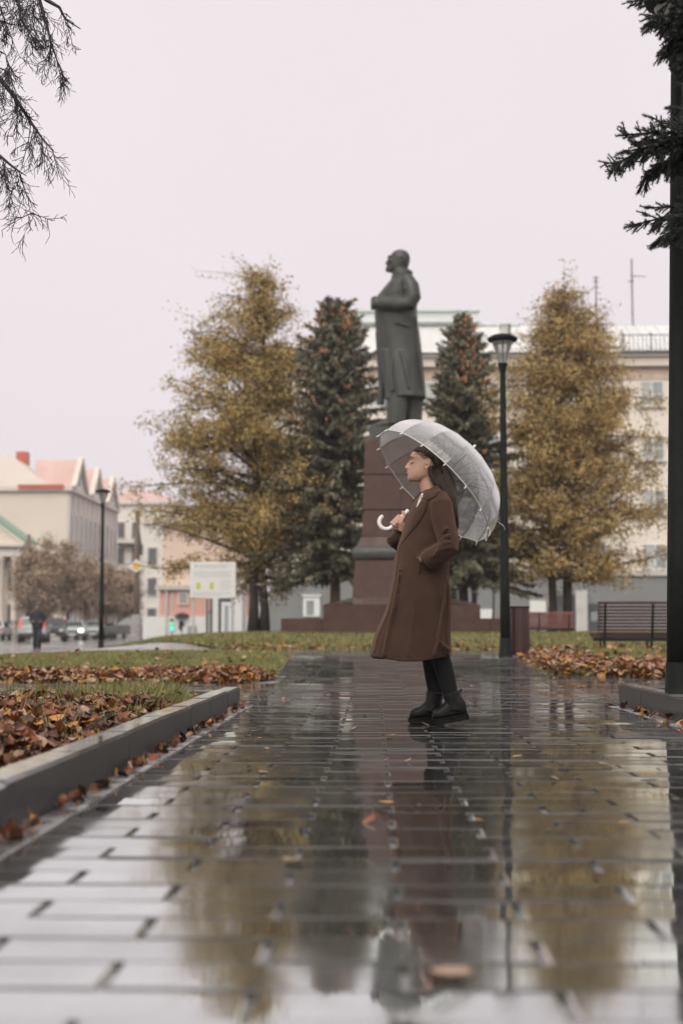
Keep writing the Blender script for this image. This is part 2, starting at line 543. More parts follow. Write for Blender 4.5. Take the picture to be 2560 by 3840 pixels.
# ---- grass blades: one mass per lawn
def grass(name, parent_lawn, n, hmin, hmax, wid, mats_w=(.5,.38,.12), xr=None, yr=None, dens=None):
    o, h, y0, y1, xl, xrr = LAWNS[parent_lawn]
    ya, yb = yr or (y0, y1)
    Vv = np.zeros((n*3, 3)); Fi = np.arange(n*3).reshape(n, 3)
    i = 0
    tries = 0
    while i < n and tries < n*12:
        tries += 1
        y = random.uniform(ya, yb)
        xa, xb = xl(y), xrr(y)
        half_w = y*.25+.6
        xa = max(xa, -.0225*y-half_w); xb = min(xb, -.0225*y+half_w)
        if xr: xa, xb = max(xa, xr[0]), min(xb, xr[1])
        if xb <= xa: continue
        x = random.uniform(xa, xb)
        if dens and random.random() > dens(x, y): continue
        z = h(x, y)-.01
        L_ = random.uniform(hmin, hmax); a = random.uniform(0, 6.283); ln = random.uniform(.1, .9)*L_
        ca, sa = math.cos(a)*wid, math.sin(a)*wid
        b = random.uniform(0, 6.283)
        Vv[i*3] = (x-ca, y-sa, z); Vv[i*3+1] = (x+ca, y+sa, z); Vv[i*3+2] = (x+math.cos(b)*ln, y+math.sin(b)*ln, z+L_)
        i += 1
    Vv = Vv[:i*3]; Fi = Fi[:i]
    me = np_mesh(name, Vv, Fi, m_grass, RNG.choice(3, size=i, p=mats_w))
    return tag(obj(name, me), kind='stuff')

def nz(x, y, f=1.0):
    return .5+.25*(math.sin(x*1.3*f+y*.7*f)+math.sin(x*.6*f-y*1.9*f+2.0))
tag(grass('grass', 'lawn_left', 42000, .025, .065, .006), 'olive autumn lawn left of the walk', 'grass')
tag(grass('grass', 'lawn_right', 36000, .03, .09, .006), 'olive autumn lawn right of the walk beneath the lamp', 'grass')
tag(grass('grass', 'lawn_far', 60000, .04, .11, .012, yr=(25.2, 48)), 'olive autumn lawn round the foot of the monument', 'grass')
tag(grass('grass', 'bed_left', 5000, .05, .15, .004, (.6,.25,.15), yr=(6.2, 10.8),
          dens=lambda x, y: .12*nz(x,y,2) + 1.0*sm(9.3, 10.4, y)*nz(x, y, 1.4) + .7*sm(-2.2,-1.3,x)*sm(8.6,9.8,y)), 'thin tufts of grass among the leaves behind the left kerb', 'grass')
tag(grass('grass', 'bed_right', 3500, .05, .13, .004, (.6,.25,.15), yr=(7.5, 10.9)), 'tufts of grass behind the right kerb', 'grass')

# ---- fallen leaves
def leaf_shapes(n=7):
    out = []
    for k in range(n):
        L_, W_ = 1.0, random.uniform(.62, .85)
        curl, fold, tw = random.uniform(-.5, .9), random.uniform(-.35, .5), random.uniform(-.5, .5)
        prof = [0.0, .62, .95, 1.0, .72, .0]
        pts = []
        for i, wv in enumerate(prof):
            u = i/5.0
            yy = (u-.5)*L_
            zc = curl*(u-.5)**2
            for sgn in (-1, 0, 1):
                xx = sgn*W_*.5*wv*(1+random.uniform(-.12,.12))
                z = zc + abs(sgn)*wv*fold*.35 + sgn*tw*(u-.5)*.5 + random.uniform(-.03,.03)
                pts.append((xx, yy, z))
        # stalk
        f = [(i*3+j, i*3+j+1, (i+1)*3+j+1, (i+1)*3+j) for i in range(5) for j in range(2)]
        o = len(pts)
        pts += [(-.02, -.5, 0), (.02, -.5, 0), (.05, -.85, .06), (.02, -.85, .06)]
        f.append((o, o+1, o+2, o+3))
        out.append((np.array(pts), np.array(f)))
    return out
LEAVES = leaf_shapes(9)
LEAF_ME = [[np_mesh('fallen_leaf', v, f, m_leaf[c]) for c in range(len(m_leaf))] for v, f in LEAVES]
LW = [.31, .20, .17, .07, .13, .12]

def leaf_mass(name, pts, label, size=(.05, .095), weights=LW, tilt=.5, lift=.015):
    Vs, Fs, Ms = [], [], []
    o = 0
    for (x, y, z) in pts:
        v, f = random.choice(LEAVES)
        e = Matrix.Rotation(random.uniform(0, 6.283), 3, 'Z') @ Matrix.Rotation(random.gauss(0, tilt), 3, 'X') @ Matrix.Rotation(random.gauss(0, tilt), 3, 'Y')
        p = (v*random.uniform(*size)) @ np.array(e).T + np.array((x, y, z+random.uniform(0, lift)))
        Vs.append(p); Fs.append(f+o); o += len(v)
        Ms += [int(RNG.choice(len(m_leaf), p=weights))]*len(f)
    me = np_mesh(name, np.concatenate(Vs), np.concatenate(Fs), m_leaf, Ms)
    return tag(obj(name, me), label, 'leaves', kind='stuff')

def scatter(lname, n, dens, yr=None, xr=None):
    o, h, y0, y1, xl, xrr = LAWNS[lname]
    ya, yb = yr or (y0, y1)
    pts = []; tries = 0
    while len(pts) < n and tries < n*30:
        tries += 1
        y = random.uniform(ya, yb)
        hw = y*.25+.5
        xa, xb = max(xl(y), -.0225*y-hw), min(xrr(y), -.0225*y+hw)
        if xr: xa, xb = max(xa, xr[0]), min(xb, xr[1])
        if xb <= xa: continue
        x = random.uniform(xa, xb)
        if random.random() > dens(x, y): continue
        pts.append((x, y, h(x, y)))
    return pts
# deep litter in the bed left of the walk: the 300 nearest are single leaves
pl = scatter('bed_left', 4200, lambda x, y: (1.0-.85*sm(9.0, 10.2, y))*(.35+.65*nz(x*2, y*1.5)), yr=(4.6, 10.7))
pl = [p for p in pl if p[0] < -1.2]
pl.sort(key=lambda p: p[1] + abs(p[0]+1.9)*.6)
for (x, y, z) in pl[:300]:
    v = random.randrange(len(LEAVES)); c = int(RNG.choice(len(m_leaf), p=LW))
    s_ = random.uniform(.055, .10)
    obj('fallen_leaf', LEAF_ME[v][c], bed_l, (x, y, z+random.uniform(.005,.045)), (random.gauss(0,.42), random.gauss(0,.42), random.uniform(0,6.283)), (s_, s_, s_))
leaf_mass('leaf_litter', pl[300:], 'deep litter of russet leaves in the bed behind the left kerb', (.05,.095), tilt=.42, lift=.05)
leaf_mass('leaf_litter', scatter('bed_right', 350, lambda x, y: .9, yr=(7.5, 10.9)), 'scattered leaves behind the right kerb by the lamp post', (.06,.1))
leaf_mass('leaf_litter', scatter('lawn_left', 2500, lambda x, y: (.006 + sm(17.0, 15.9, y)*(.45+.55*nz(x, y*2)) )*(1 if x > -9 else .8)), 'band of russet leaves along the front of the left lawn', (.07,.115), [.34,.06,.29,.13,.02,.16], tilt=.45, lift=.06)
leaf_mass('leaf_litter', scatter('lawn_right', 3600, lambda x, y: .012 + sm(18.6, 17.4, y)*(.4+.6*nz(x*1.4, y*2))*sm(2.2, 4.2, x+ (19-y)*.2) + .2*sm(3.2,2.4,x)), 'pile of pale orange leaves along the front of the right lawn', (.08,.13),
          [.24,.06,.36,.16,.02,.16], tilt=.45, lift=.07)
leaf_mass('leaf_litter', scatter('lawn_far', 1500, lambda x, y: .9*sm(27.5, 25.6, y)*nz(x, y) + .04, yr=(25.2, 46)), 'thin scatter of orange leaves on the far lawn', (.09,.14), [.4,.1,.2,.2,.0,.1], tilt=.4)
# leaves caught at the foot of the kerbs
gp = []
for i in range(170):
    y = random.uniform(2.2, 10.9); gp.append((-1.0+abs(random.gauss(0, .025)), y, .012))
leaf_mass('leaf_litter', gp, 'line of dark wet leaves caught along the foot of the left kerb', (.03,.065), [.2,.33,.1,.05,.27,.05], tilt=.8, lift=.02)
gp = [(X1R-.02-abs(random.gauss(0, .05)), random.uniform(8.2, 11.1), .012) for i in range(26)]
leaf_mass('leaf_litter', gp, 'few wet leaves caught along the foot of the right kerb', (.04,.08), [.2,.3,.1,.15,.2,.05], tilt=.7, lift=.02)
# single leaves on the wet walk
spots = [((1460,2762),3,.07,'curled orange leaf on the paving just left of the boots'),
         ((2430,2910),3,.085,'bright amber leaf on the paving at the right edge of the walk'),
         ((2270,2872),2,.08,'long pale leaf on the paving right of the walk, left of the amber leaf'),
         ((1100,3236),2,.075,'blurred pale leaf on the paving in the lower middle'),
         ((1690,3664),2,.075,'large blurred peach leaf on the paving nearest the camera'),
         ((1000,2905),2,.075,'pale leaf lying flat in the left middle of the walk'),
         ((1080,2712),5,.065,'pale pink leaf on the walk left of the boots')
         ]
for (px, py), c, s_, lab in spots:
    p = gnd(px, py)
    tag(obj('fallen_leaf', LEAF_ME[random.randrange(9)][c], None, (p.x, p.y, T(p.x,p.y)+.012), (random.gauss(0,.05), random.gauss(0,.05), random.uniform(0,6.28)), (s_, s_, s_*.22)), lab, 'leaf', 'single leaves on the wet walk')
for i in range(36):
    for _ in range(40):
        px, py = random.uniform(250, 2500), 2500+ (random.random()**1.6)*620
        p = gnd(px, py)
        if -.9 < p.x < X1R-.1 or (11.3 < p.y < 15): break
    s_ = random.uniform(.03, .06)
    lc = random.choice([0,2,2,3,5,5,1])
    lab = 'small %s leaf on the %s of the wet walk, %s' % (['russet','brown','pale','amber','dark','tan'][lc], 'left side' if p.x < 0 else ('right side' if p.x > .95 else 'middle'), 'far beyond the boots' if p.y > 12 else ('just beyond the boots' if p.y > 9.2 else ('level with the boots' if p.y > 8.1 else ('just nearer than the boots' if p.y > 6.2 else 'much nearer than the boots'))))
    tag(obj('fallen_leaf', LEAF_ME[random.randrange(9)][lc], None, (p.x, p.y, T(p.x,p.y)+.01), (random.gauss(0,.2), random.gauss(0,.2), random.uniform(0,6.28)), (s_, s_, s_*.35)),
        lab, 'leaf', 'single leaves on the wet walk')
# ================================================================== buildings
m_cream = M('cream plaster', (.84,.76,.68), .85, .05, .4, .15, 8)
m_band = M('ornament band stone', (.60,.48,.39), .85, .18, 1.2, .6, 5)
m_corn = M('pale cornice', (.74,.66,.59), .8, .06, 1)
m_greywall = M('grey rendered base', (.22,.225,.23), .7, .08, .5, .2, 8)
m_roof = M('pale sheet metal roof', (.72,.72,.71), .35, .08, .5, rvar=.1)
m_teal = M('green grey ridge flashing', (.68,.73,.72), .4, .1, 1)
m_dark = M('dark gutter', (.05,.05,.05), .6, .2, 2)
m_white = M('white paint', (.78,.78,.77), .5, .05, 2)
m_rail = M('black iron rail', (.03,.03,.03), .5, .2, 8)
m_pane = M('window pane', (.20,.23,.25), .08, .25, .6, col2=(.42,.46,.48), spec=.8)
m_curtain = M('curtained pane', (.50,.52,.52), .15, .12, 2)
m_concrete = M('pale concrete', (.58,.56,.53), .8, .1, 2)
m_door = M('dark shop door', (.06,.065,.065), .35, .2, 2)
m_yellow = M('yellow plastic', (.75,.42,.03), .45, .1, 3)

def part(name, mat, parent, fn, smooth=False):
    q = MB(); fn(q); return q.build(name, mat, parent, smooth)

# ---- the long five-storey block behind the park
BY = 84.0
ZB = -.1
hb = thing('apartment_block', (0, BY, ZB), 'long cream apartment block with grey ground floor and pale metal roof', 'building')
def bz(py): return at(1800, py, BY).z - ZB
def bx(px): return at(px, 1700, BY).x
xl, xr_ = bx(1012), 34.0
z_grey, z_corn0, z_corn1 = bz(2152), bz(1378), bz(1337)
part('base_wall', m_greywall, hb, lambda q: q.box(xl, xr_, 0, 14, 0, z_grey-.12))
part('string_course', m_concrete, hb, lambda q: q.box(xl-.12, xr_, -.16, 14, z_grey-.12, z_grey+.16))
part('wall', m_cream, hb, lambda q: q.box(xl, xr_, .02, 14, z_grey+.16, bz(1425)))
part('ornament_band', m_band, hb, lambda q: q.box(xl-.04, xr_, -.05, 14, bz(1425), z_corn0))
part('cornice', m_corn, hb, lambda q: (q.box(xl-.35, xr_, -.4, 14, z_corn0, z_corn1-.1), q.box(xl-.55, xr_, -.62, 14, z_corn1-.1, z_corn1)))
part('gutter', m_dark, hb, lambda q: q.box(xl-.6, xr_, -.68, -.5, z_corn1, z_corn1+.13))
zr = at(1800, 1222, BY+5.5).z - ZB
def roof(q):
    e0, e1, r0, r1 = (xl-.55, -.55, z_corn1+.02), (xr_, -.55, z_corn1+.02), (xl+3.6, 5.5, zr), (xr_, 5.5, zr)
    q.add([e0, e1, r1, r0, (xl-.55, 14.5, z_corn1+.02), (xr_, 14.5, z_corn1+.02)], [(0,1,2,3),(3,2,5,4),(0,3,4),(1,5,2),(0,4,5,1)])
ro = part('roof', m_roof, hb, roof)
def seams(q):
    x = xl+.4
    while x < xr_-.3:
        k = min(1, max(.08, (x-(xl-.5))/4.1))
        q.bar((x, -.55, z_corn1+.05), (x, -.55+6.05*k, z_corn1+.05+(zr-z_corn1)*k), .05, .06); x += .62
tag(part('roof_seam', m_roof, ro, seams), kind='stuff')
part('ridge_flashing', m_teal, ro, lambda q: (q.box(xl+3.3, bx(1990), 5.3, 5.7, zr, zr+.16), q.box(xl+3.3, bx(1826), 5.0, 6.0, zr+.16, zr+.34), q.box(xl+3.3, bx(1826), 4.9, 6.1, (zr+.95)-.1, (zr+.95)+.06), q.box(xl+3.4, bx(1820), 5.1, 5.9, zr+.34, (zr+.95)-.1)))
# snow guard railing on the right of the roof
def rail(q):
    y, z0 = -.15, z_corn1+.18
    for zz in (z0+.1, z0+1.05): q.bar((bx(2330), y, zz), (xr_, y, zz), .05, .05)
    x = bx(2330)
    while x < xr_:
        q.bar((x, y, z0-.1), (x, y, z0+1.05), .03, .03); x += .26
    x = bx(2340)
    while x < xr_:
        q.bar((x, y, z0-.1), (x, y, z0+1.2), .07, .07); x += 1.65
tag(part('roof_railing', m_rail, ro, rail), kind='stuff')
def cresting(q):
    x = bx(2300)
    while x < xr_:
        q.box(x, x+.12, 5.45, 5.55, zr, zr+.12); x += .3
tag(part('ridge_cresting', m_roof, ro, cresting), kind='stuff')
# arched dormer
def dormer(q):
    cx, w_ = bx(1806), .48
    zb, zt = bz(1296), bz(1236)
    pts = [(cx-w_, 1.0, zb), (cx+w_, 1.0, zb)]
    n = 10
    for i in range(n+1):
        a = math.pi*i/n
        pts.append((cx+w_*math.cos(a), 1.0, zb+(zt-zb)*(.45+.55*math.sin(a))))
    q.prism(pts, (0, 3.5, 0))
dm = part('dormer', m_roof, ro, dormer)
def dh(q):
    cx, w_ = bx(1806), .52
    zb, zt = bz(1296), bz(1236); pr = None
    for i in range(13):
        a = math.pi*i/12
        p = Vector((cx+w_*math.cos(a), .95, zb+(zt-zb)*(.45+.6*math.sin(a))))
        if pr: q.bar(pr, p, .12, .08)
        pr = p
part('dormer_hood', m_teal, dm, dh)
part('dormer_window', m_dark, dm, lambda q: q.box(bx(1786), bx(1812), .93, 1.02, bz(1286), bz(1248)))
part('chimney', m_concrete, ro, lambda q: (q.box(bx(1896), bx(1922), 2.5, 3.1, bz(1300), bz(1185)), q.box(bx(1892), bx(1926), 2.4, 3.2, bz(1185), bz(1181)), q.box(bx(1878), bx(1940), 2.3, 3.4, bz(1300), bz(1258))))
part('vent_pipe', m_dark, ro, lambda q: q.tube([(bx(1929), 2.6, bz(1300)), (bx(1929), 2.6, bz(1180))], .07, 8))
def antenna(px, top, arms):
    def f(q):
        x = bx(px); q.tube([(x, 5.5, zr-.2), (x, 5.5, bz(top-75))], .045, 6)
        for (py, a, b) in arms: q.bar((x+a, 5.5, bz(py-75)), (x+b, 5.5, bz(py-75)), .04, .04)
        for py in range(int(top)-10, 1160, 22): q.bar((x-.09, 5.5, bz(py)), (x+.09, 5.5, bz(py)), .03, .03)
    return f
part('antenna', m_rail, ro, antenna(2298, 1030, [(1034,-.22,.22),(1050,-.22,.22),(1072,-.2,.2)]))
part('antenna', m_rail, ro, antenna(2443, 960, [(1030,-.05,.9),(1050,-.3,.1)]))
# windows: frame, mullion, panes and sill, four storeys
def window_proto(w_, h_):
    f = MB()
    t_ = .07
    for (a, b, c, d) in ((-w_/2,-w_/2+t_,0,h_),(w_/2-t_,w_/2,0,h_),(-.045,.045,t_,h_-t_)): f.box(a, b, -.05, .03, c, d)
    f.box(-w_/2+t_, w_/2-t_, -.05, .03, 0, t_); f.box(-w_/2+t_, w_/2-t_, -.05, .03, h_-t_, h_); f.box(.045, w_/2-t_, -.05, .03, h_*.45, h_*.45+.05)
    g = MB(); g.box(-w_/2+.02, -.0, -.012, .02, .02, h_-.02)
    g2 = MB(); g2.box(.0, w_/2-.02, -.014, .018, .02, h_-.02)
    s_ = MB(); s_.box(-w_/2-.1, w_/2+.1, -.14, .0, -.09, -.01)
    return f.mesh('window', m_white), g.mesh('pane', m_curtain), g2.mesh('pane', m_pane), s_.mesh('sill', m_concrete)
wf, wg, wg2, ws = window_proto(1.36, 1.5)
for py in (1479, 1681, 1885, 2088):
    for k in range(-1, 8):
        px = 2447-205*k
        o_ = obj('window', wf, hb, (bx(px), -.02, bz(py)-.75))
        obj('pane', wg, o_); obj('pane', wg2, o_); obj('sill', ws, o_)
# the ground floor: small window, doors, pale pillars
def gb(mat, name, px0, px1, py0, py1, y0=-.12, y1=.05): return part(name, mat, hb, lambda q: q.box(bx(px0), bx(px1), y0, y1, bz(py1), bz(py0)))
sw = gb(m_white, 'shop_window', 1138, 1200, 2237, 2312)
part('pane', m_pane, sw, lambda q: q.box(bx(1150), bx(1178), -.14, -.121, bz(2306), bz(2252)))
gb(m_white, 'sill_hood', 1134, 1204, 2230, 2237, -.2)
gb(m_white, 'shop_panel', 1775, 1845, 2285, 2350); gb(m_white, 'shop_panel', 1978, 2038, 2252, 2300); gb(m_concrete, 'pillar', 2147, 2190, 2215, 2380, -.3)
gb(m_concrete, 'pillar', 1250, 1262, 2160, 2345, -.25)
dd = gb(m_door, 'shop_door', 2192, 2242, 2264, 2378); part('pane', m_pane, dd, lambda q: q.box(bx(2204), bx(2228), -.14, -.121, bz(2330), bz(2295)))
gb(m_door, 'doorway', 2080, 2146, 2232, 2376)
gb(m_greywall, 'service_panel', 1500, 1512, 2160, 2378, -.1)
for px in (1640, 1720): gb(m_white, 'downpipe', px, px+7, 2155, 2378, -.2, -.08)
yk = thing('yellow_post', (*at(2068, 2365, 70).xy, .2), 'bright yellow post between the trunks of the tan tree', 'post')
q = MB(); q.tube([(0,0,0),(0,0,1.9),(.03,0,2.25)], [.14,.17,.12], 10); q.build('shaft', m_yellow, yk, True)

# ---- the street on the left, fading into rain
m_lwall = M('beige plaster', (.78,.69,.60), .85, .06, .2)
m_lwall2 = M('pale grey plaster', (.80,.76,.72), .85, .06, .2)
m_pinkroof = M('red sheet roof', (.64,.43,.39), .5, .15, .3)
m_redtrim = M('red gutter', (.50,.10,.06), .5, .1, 1)
m_slate = M('beige sheet roof', (.62,.55,.49), .6, .06, .2)
m_greenroof = M('green sheet roof', (.22,.36,.25), .5, .1, .3)
m_pink = M('coral plaster', (.74,.40,.34), .85, .06, .3)
m_lwin = M('street window glass', (.13,.14,.15), .15, .2, .5)

def win_set(parent, spots, w_, h_, face, mat=m_lwin):
    """windows on a wall: face 'x' looks towards +X, 'y' towards -Y"""
    f = MB(); g = MB()
    if face == 'x':
        f.box(0, .12, -w_/2-.12, w_/2+.12, -.12, h_+.15); g.box(.121, .14, -w_/2, w_/2, 0, h_)
    else:
        f.box(-w_/2-.12, w_/2+.12, -.12, 0, -.12, h_+.15); g.box(-w_/2, w_/2, -.14, -.121, 0, h_)
    fm, gm = f.mesh('window', m_corn), g.mesh('pane', mat)
    for s_ in spots:
        o_ = obj('window', fm, parent, s_); obj('pane', gm, o_)

# gabled block running away from us
gx, gy0, gy1 = -30.8, 142.0, 169.0
gb_ = thing('gabled_block', (gx, gy0, -.1), 'long beige block with three street gables and red roofs', 'building')
HE = 14.7
part('wall', m_lwall, gb_, lambda q: q.box(-26, 0, 0, gy1-gy0, 0, HE))
part('cornice', m_corn, gb_, lambda q: q.box(-26, .5, -.4, gy1-gy0, HE, HE+.45))
part('string_course', m_corn, gb_, lambda q: q.box(-.2, .25, -.1, gy1-gy0, 7.3, 7.7))
# hipped beige roof over the near end, red eave strip
part('roof', m_slate, gb_, lambda q: q.add([(-26,-.3,HE+.45),(-1.6,-.3,HE+.45),(-7.5,7,HE+4.4),(-26,7,HE+6.0),(-1.6,20,HE+.45),(-26,20,HE+.45)], [(0,1,2,3),(1,4,2),(3,2,4,5),(0,3,5),(0,5,4,1)]))
part('eave_strip', m_redtrim, gb_, lambda q: q.box(-4.9, -.3, -.55, -.3, HE+.2, HE+.62))
rg = part('gable_roof', m_pinkroof, gb_, lambda q: [q.add([(.3, y0_, HE+.45), (.3, y0_+6.4, HE+.45), (.3, y0_+3.2, HE+3.6), (-3.4, y0_, HE+.45), (-3.4, y0_+6.4, HE+.45), (-4.2, y0_+3.2, HE+3.6)], [(0,2,5,3),(1,4,5,2),(3,5,4),(0,1,2),(0,3,4,1)]) for y0_ in (.6,)])
for y0_ in (9.6, 18.6):
    o_ = obj('gable_roof', rg.data, gb_, (0, y0_-.6, 0))
for y0_ in (.6, 9.6, 18.6):
    part('gable_wall', m_lwall2, gb_, lambda q: q.add([(.35, y0_+.5, HE+.45), (.35, y0_+5.9, HE+.45), (.35, y0_+3.2, HE+3.0), (.2, y0_+.5, HE+.45), (.2, y0_+5.9, HE+.45), (.2, y0_+3.2, HE+3.0)], [(0,1,2),(0,2,5,3),(1,4,5,2)]))
    part('gable_trim', m_corn, gb_, lambda q: (q.bar((.5, y0_-.1, HE+.4), (.5, y0_+3.2, HE+3.7), .5, .5), q.bar((.5, y0_+6.5, HE+.4), (.5, y0_+3.2, HE+3.7), .5, .5)))
    part('gable_window', m_lwin, gb_, lambda q: q.box(.36, .42, y0_+2.7, y0_+3.7, HE+.9, HE+1.9))
for (px_, py_, w_) in ((85, 1740, 1.2), (60, 1745, 1.0)):
    p = at(px_, py_, 152); part('chimney', m_redtrim, gb_, lambda q: q.box(p.x-gx-w_/2, p.x-gx+w_/2, 9.6, 10.8, HE+2, p.z+.1+ (1.3 if w_ > 1.1 else .5)))
win_set(gb_, [(.0, 1.6+2.42*i, z_) for i in range(11) for z_ in (9.2,)], .8, 3.4, 'x')
win_set(gb_, [(.0, 1.6+2.42*i, z_) for i in range(11) for z_ in (1.0, 4.6)], .95, 1.9, 'x')
for i in range(12): part('pilaster', m_lwall2, gb_, lambda q: q.box(-.1, .18, .15+2.42*i, .55+2.42*i, 7.7, HE-.01))

# red roofed house closing the row
p0, p1 = at(425, 2300, 176), at(640, 2300, 176)
rh = thing('red_roof_house', (p0.x, 176, -.1), 'pale house with a bright red hipped roof beyond the gabled block', 'building')
wd = p1.x-p0.x; hh = at(500, 1882, 176).z+.1
part('wall', m_lwall2, rh, lambda q: q.box(0, wd, 0, 14, 0, hh-.3))
part('cornice', m_corn, rh, lambda q: q.box(-.4, wd+.4, -.5, 14, hh-.3, hh+.2))
zt = at(450, 1822, 176).z+.1
part('roof', m_pinkroof, rh, lambda q: q.add([(-.4,-.5,hh+.2),(wd+.4,-.5,hh+.2),(wd+.4,14,hh+.2),(-.4,14,hh+.2),(1.0,5,zt),(wd-2.5,5,zt-.3)], [(0,1,5,4),(1,2,5),(2,3,4,5),(3,0,4),(0,3,2,1)]))
win_set(rh, [(.9+1.75*i, 0, z_) for i in range(4) for z_ in (1.2, 5.2, 9.0, 12.2)], .8, 1.9, 'y')
part('string_course', m_corn, rh, lambda q: (q.box(-.1, wd, -.2, .0, 7.9, 8.3), q.box(-.1, wd, -.2, 0, 4.2, 4.5)))
part('balcony', m_dark, rh, lambda q: q.box(.5, 3.2, -.9, 0, 11.2, 11.5))
# tall pale block half hidden by the ochre tree
p0, p1 = at(535, 2300, 150), at(760, 2300, 150)
pb = thing('pale_block', (p0.x, 150, -.1), 'pale grey block showing left of the ochre tree', 'building')
wd = p1.x-p0.x; hh = at(560, 1960, 150).z
part('wall', m_lwall2, pb, lambda q: q.box(0, wd, 0, 12, 0, hh)); part('cornice', m_corn, pb, lambda q: q.box(-.3, wd, -.4, 12, hh, hh+.5))
win_set(pb, [(1.0+1.9*i, 0, z_) for i in range(3) for z_ in (1.2, 4.4, 7.6)], .9, 1.8, 'y')
# coral house with white ground floor
p0, p1 = at(598, 2300, 104), at(930, 2300, 104)
ch = thing('coral_house', (p0.x, 104, -.1), 'coral house with white ground floor behind the notice board', 'building')
wd = p1.x-p0.x
def cz(py): return at(650, py, 104).z+.1
part('ground_floor', m_white, ch, lambda q: q.box(-1.2, wd, -.1, 10, 0, cz(2312)))
part('wall', m_pink, ch, lambda q: q.box(0, wd, 0, 10, cz(2312), cz(2212)))
part('string_course', m_concrete, ch, lambda q: q.box(-.3, wd, -.35, 10, cz(2212), cz(2195)))
part('upper_wall', M('peach plaster', (.80,.62,.52), .85, .06, .3), ch, lambda q: q.box(.2, wd, .1, 10, cz(2195), cz(1960)))
part('roof', m_slate, ch, lambda q: q.add([(-.2,-.3,cz(1960)),(wd,-.3,cz(1960)),(wd,10,cz(1960)),(-.2,10,cz(1960)),(1,5,cz(1880)),(wd-1,5,cz(1880))], [(0,1,5,4),(1,2,5),(2,3,4,5),(3,0,4),(0,3,2,1)]))
win_set(ch, [(bxp, 0, cz(2262)) for bxp in (1.75, 4.1, 5.9)], .55, .75, 'y', M('faded shutter', (.36,.32,.32), .6, .1, 1))
part('downpipe', m_concrete, ch, lambda q: q.box(.45, .62, -.2, -.1, .2, cz(2212)))
part('door', M('grey garage door', (.33,.33,.32), .6, .1, 1), ch, lambda q: q.box(2.1, 2.75, -.2, -.1, .02, cz(2347)))
part('roof_fascia', m_concrete, ch, lambda q: q.box(-.5, wd, -.45, -.3, cz(1968), cz(1956)))
# columned house at the far left
p0 = at(-190, 2300, 122); p1 = at(72, 2300, 122)
cl = thing('columned_house', (p1.x, 122, -.1), 'pale house with columns and a green pediment roof at the left edge', 'building')
def kz(py): return at(40, py, 122).z+.1
L0 = p0.x-p1.x
part('wall', m_lwall, cl, lambda q: q.box(L0, -.6, 1.6, 4.5, 0, kz(2086)))
part('entablature', m_lwall2, cl, lambda q: q.box(L0, 0, 0, 4.5, kz(2086), kz(2050)))
part('cornice', m_corn, cl, lambda q: q.box(L0-.3, .35, -.4, 4.5, kz(2050), kz(2038)))
xa = at(40-190, 2300, 122).x-p1.x
part('pediment', m_lwall, cl, lambda q: q.add([(L0,0,kz(2038)),(0,0,kz(2038)),(L0/2,0,kz(1935)),(L0,.3,kz(2038)),(0,.3,kz(2038)),(L0/2,.3,kz(1935))], [(0,1,2),(1,4,5,2),(0,2,5,3)]))
part('roof', m_greenroof, cl, lambda q: q.add([(L0-.5,-.3,kz(2036)),(L0/2,-.3,kz(1926)),(.5,-.3,kz(2036)),(L0-.5,4.5,kz(2036)),(L0/2,4.5,kz(1926)),(.5,4.5,kz(2036)),
                                              (L0-.5,-.3,kz(2036)+.3),(L0/2,-.3,kz(1926)+.3),(.5,-.3,kz(2036)+.3),(L0-.5,4.5,kz(2036)+.3),(L0/2,4.5,kz(1926)+.3),(.5,4.5,kz(2036)+.3)],
                                             [(6,7,10,9),(7,8,11,10),(0,1,7,6),(1,2,8,7),(2,5,11,8),(0,6,9,3)]))
cm_ = MB(); cm_.lathe([(.36,0),(.36,.2),(.27,.3),(.26,2.5),(.22,kz(2086)-.45),(.32,kz(2086)-.3),(.36,kz(2086)-.01)], 12)
cme = cm_.mesh('column', m_corn, True)
for i in range(6):
    obj('column', cme, cl, (-.55-1.13*i, .4, 0))
win_set(cl, [(-1.1-1.13*i, 1.6, z_) for i in range(5) for z_ in (1.4, 4.4)], .55, 1.5, 'y')
# fence between the columned house and the road
fe = thing('iron_fence', (*at(60, 2365, 112).xy, -.1), 'dark iron fence at the roadside below the columned house', 'fence')
x0_, x1_ = at(-10, 2365, 112).x-fe.location.x, at(75, 2365, 112).x-fe.location.x
part('rail', m_rail, fe, lambda q: q.bar((x0_,0,1.3),(x1_,0,1.3),.06,.06)); part('rail', m_rail, fe, lambda q: q.bar((x0_,0,.3),(x1_,0,.3),.06,.06))
pk = MB(); pk.bar((0,0,0),(0,0,1.5),.05,.05); pkm = pk.mesh('picket', m_rail)
for i in range(14): obj('picket', pkm, fe, (x0_+(x1_-x0_)*i/13, 0, 0))
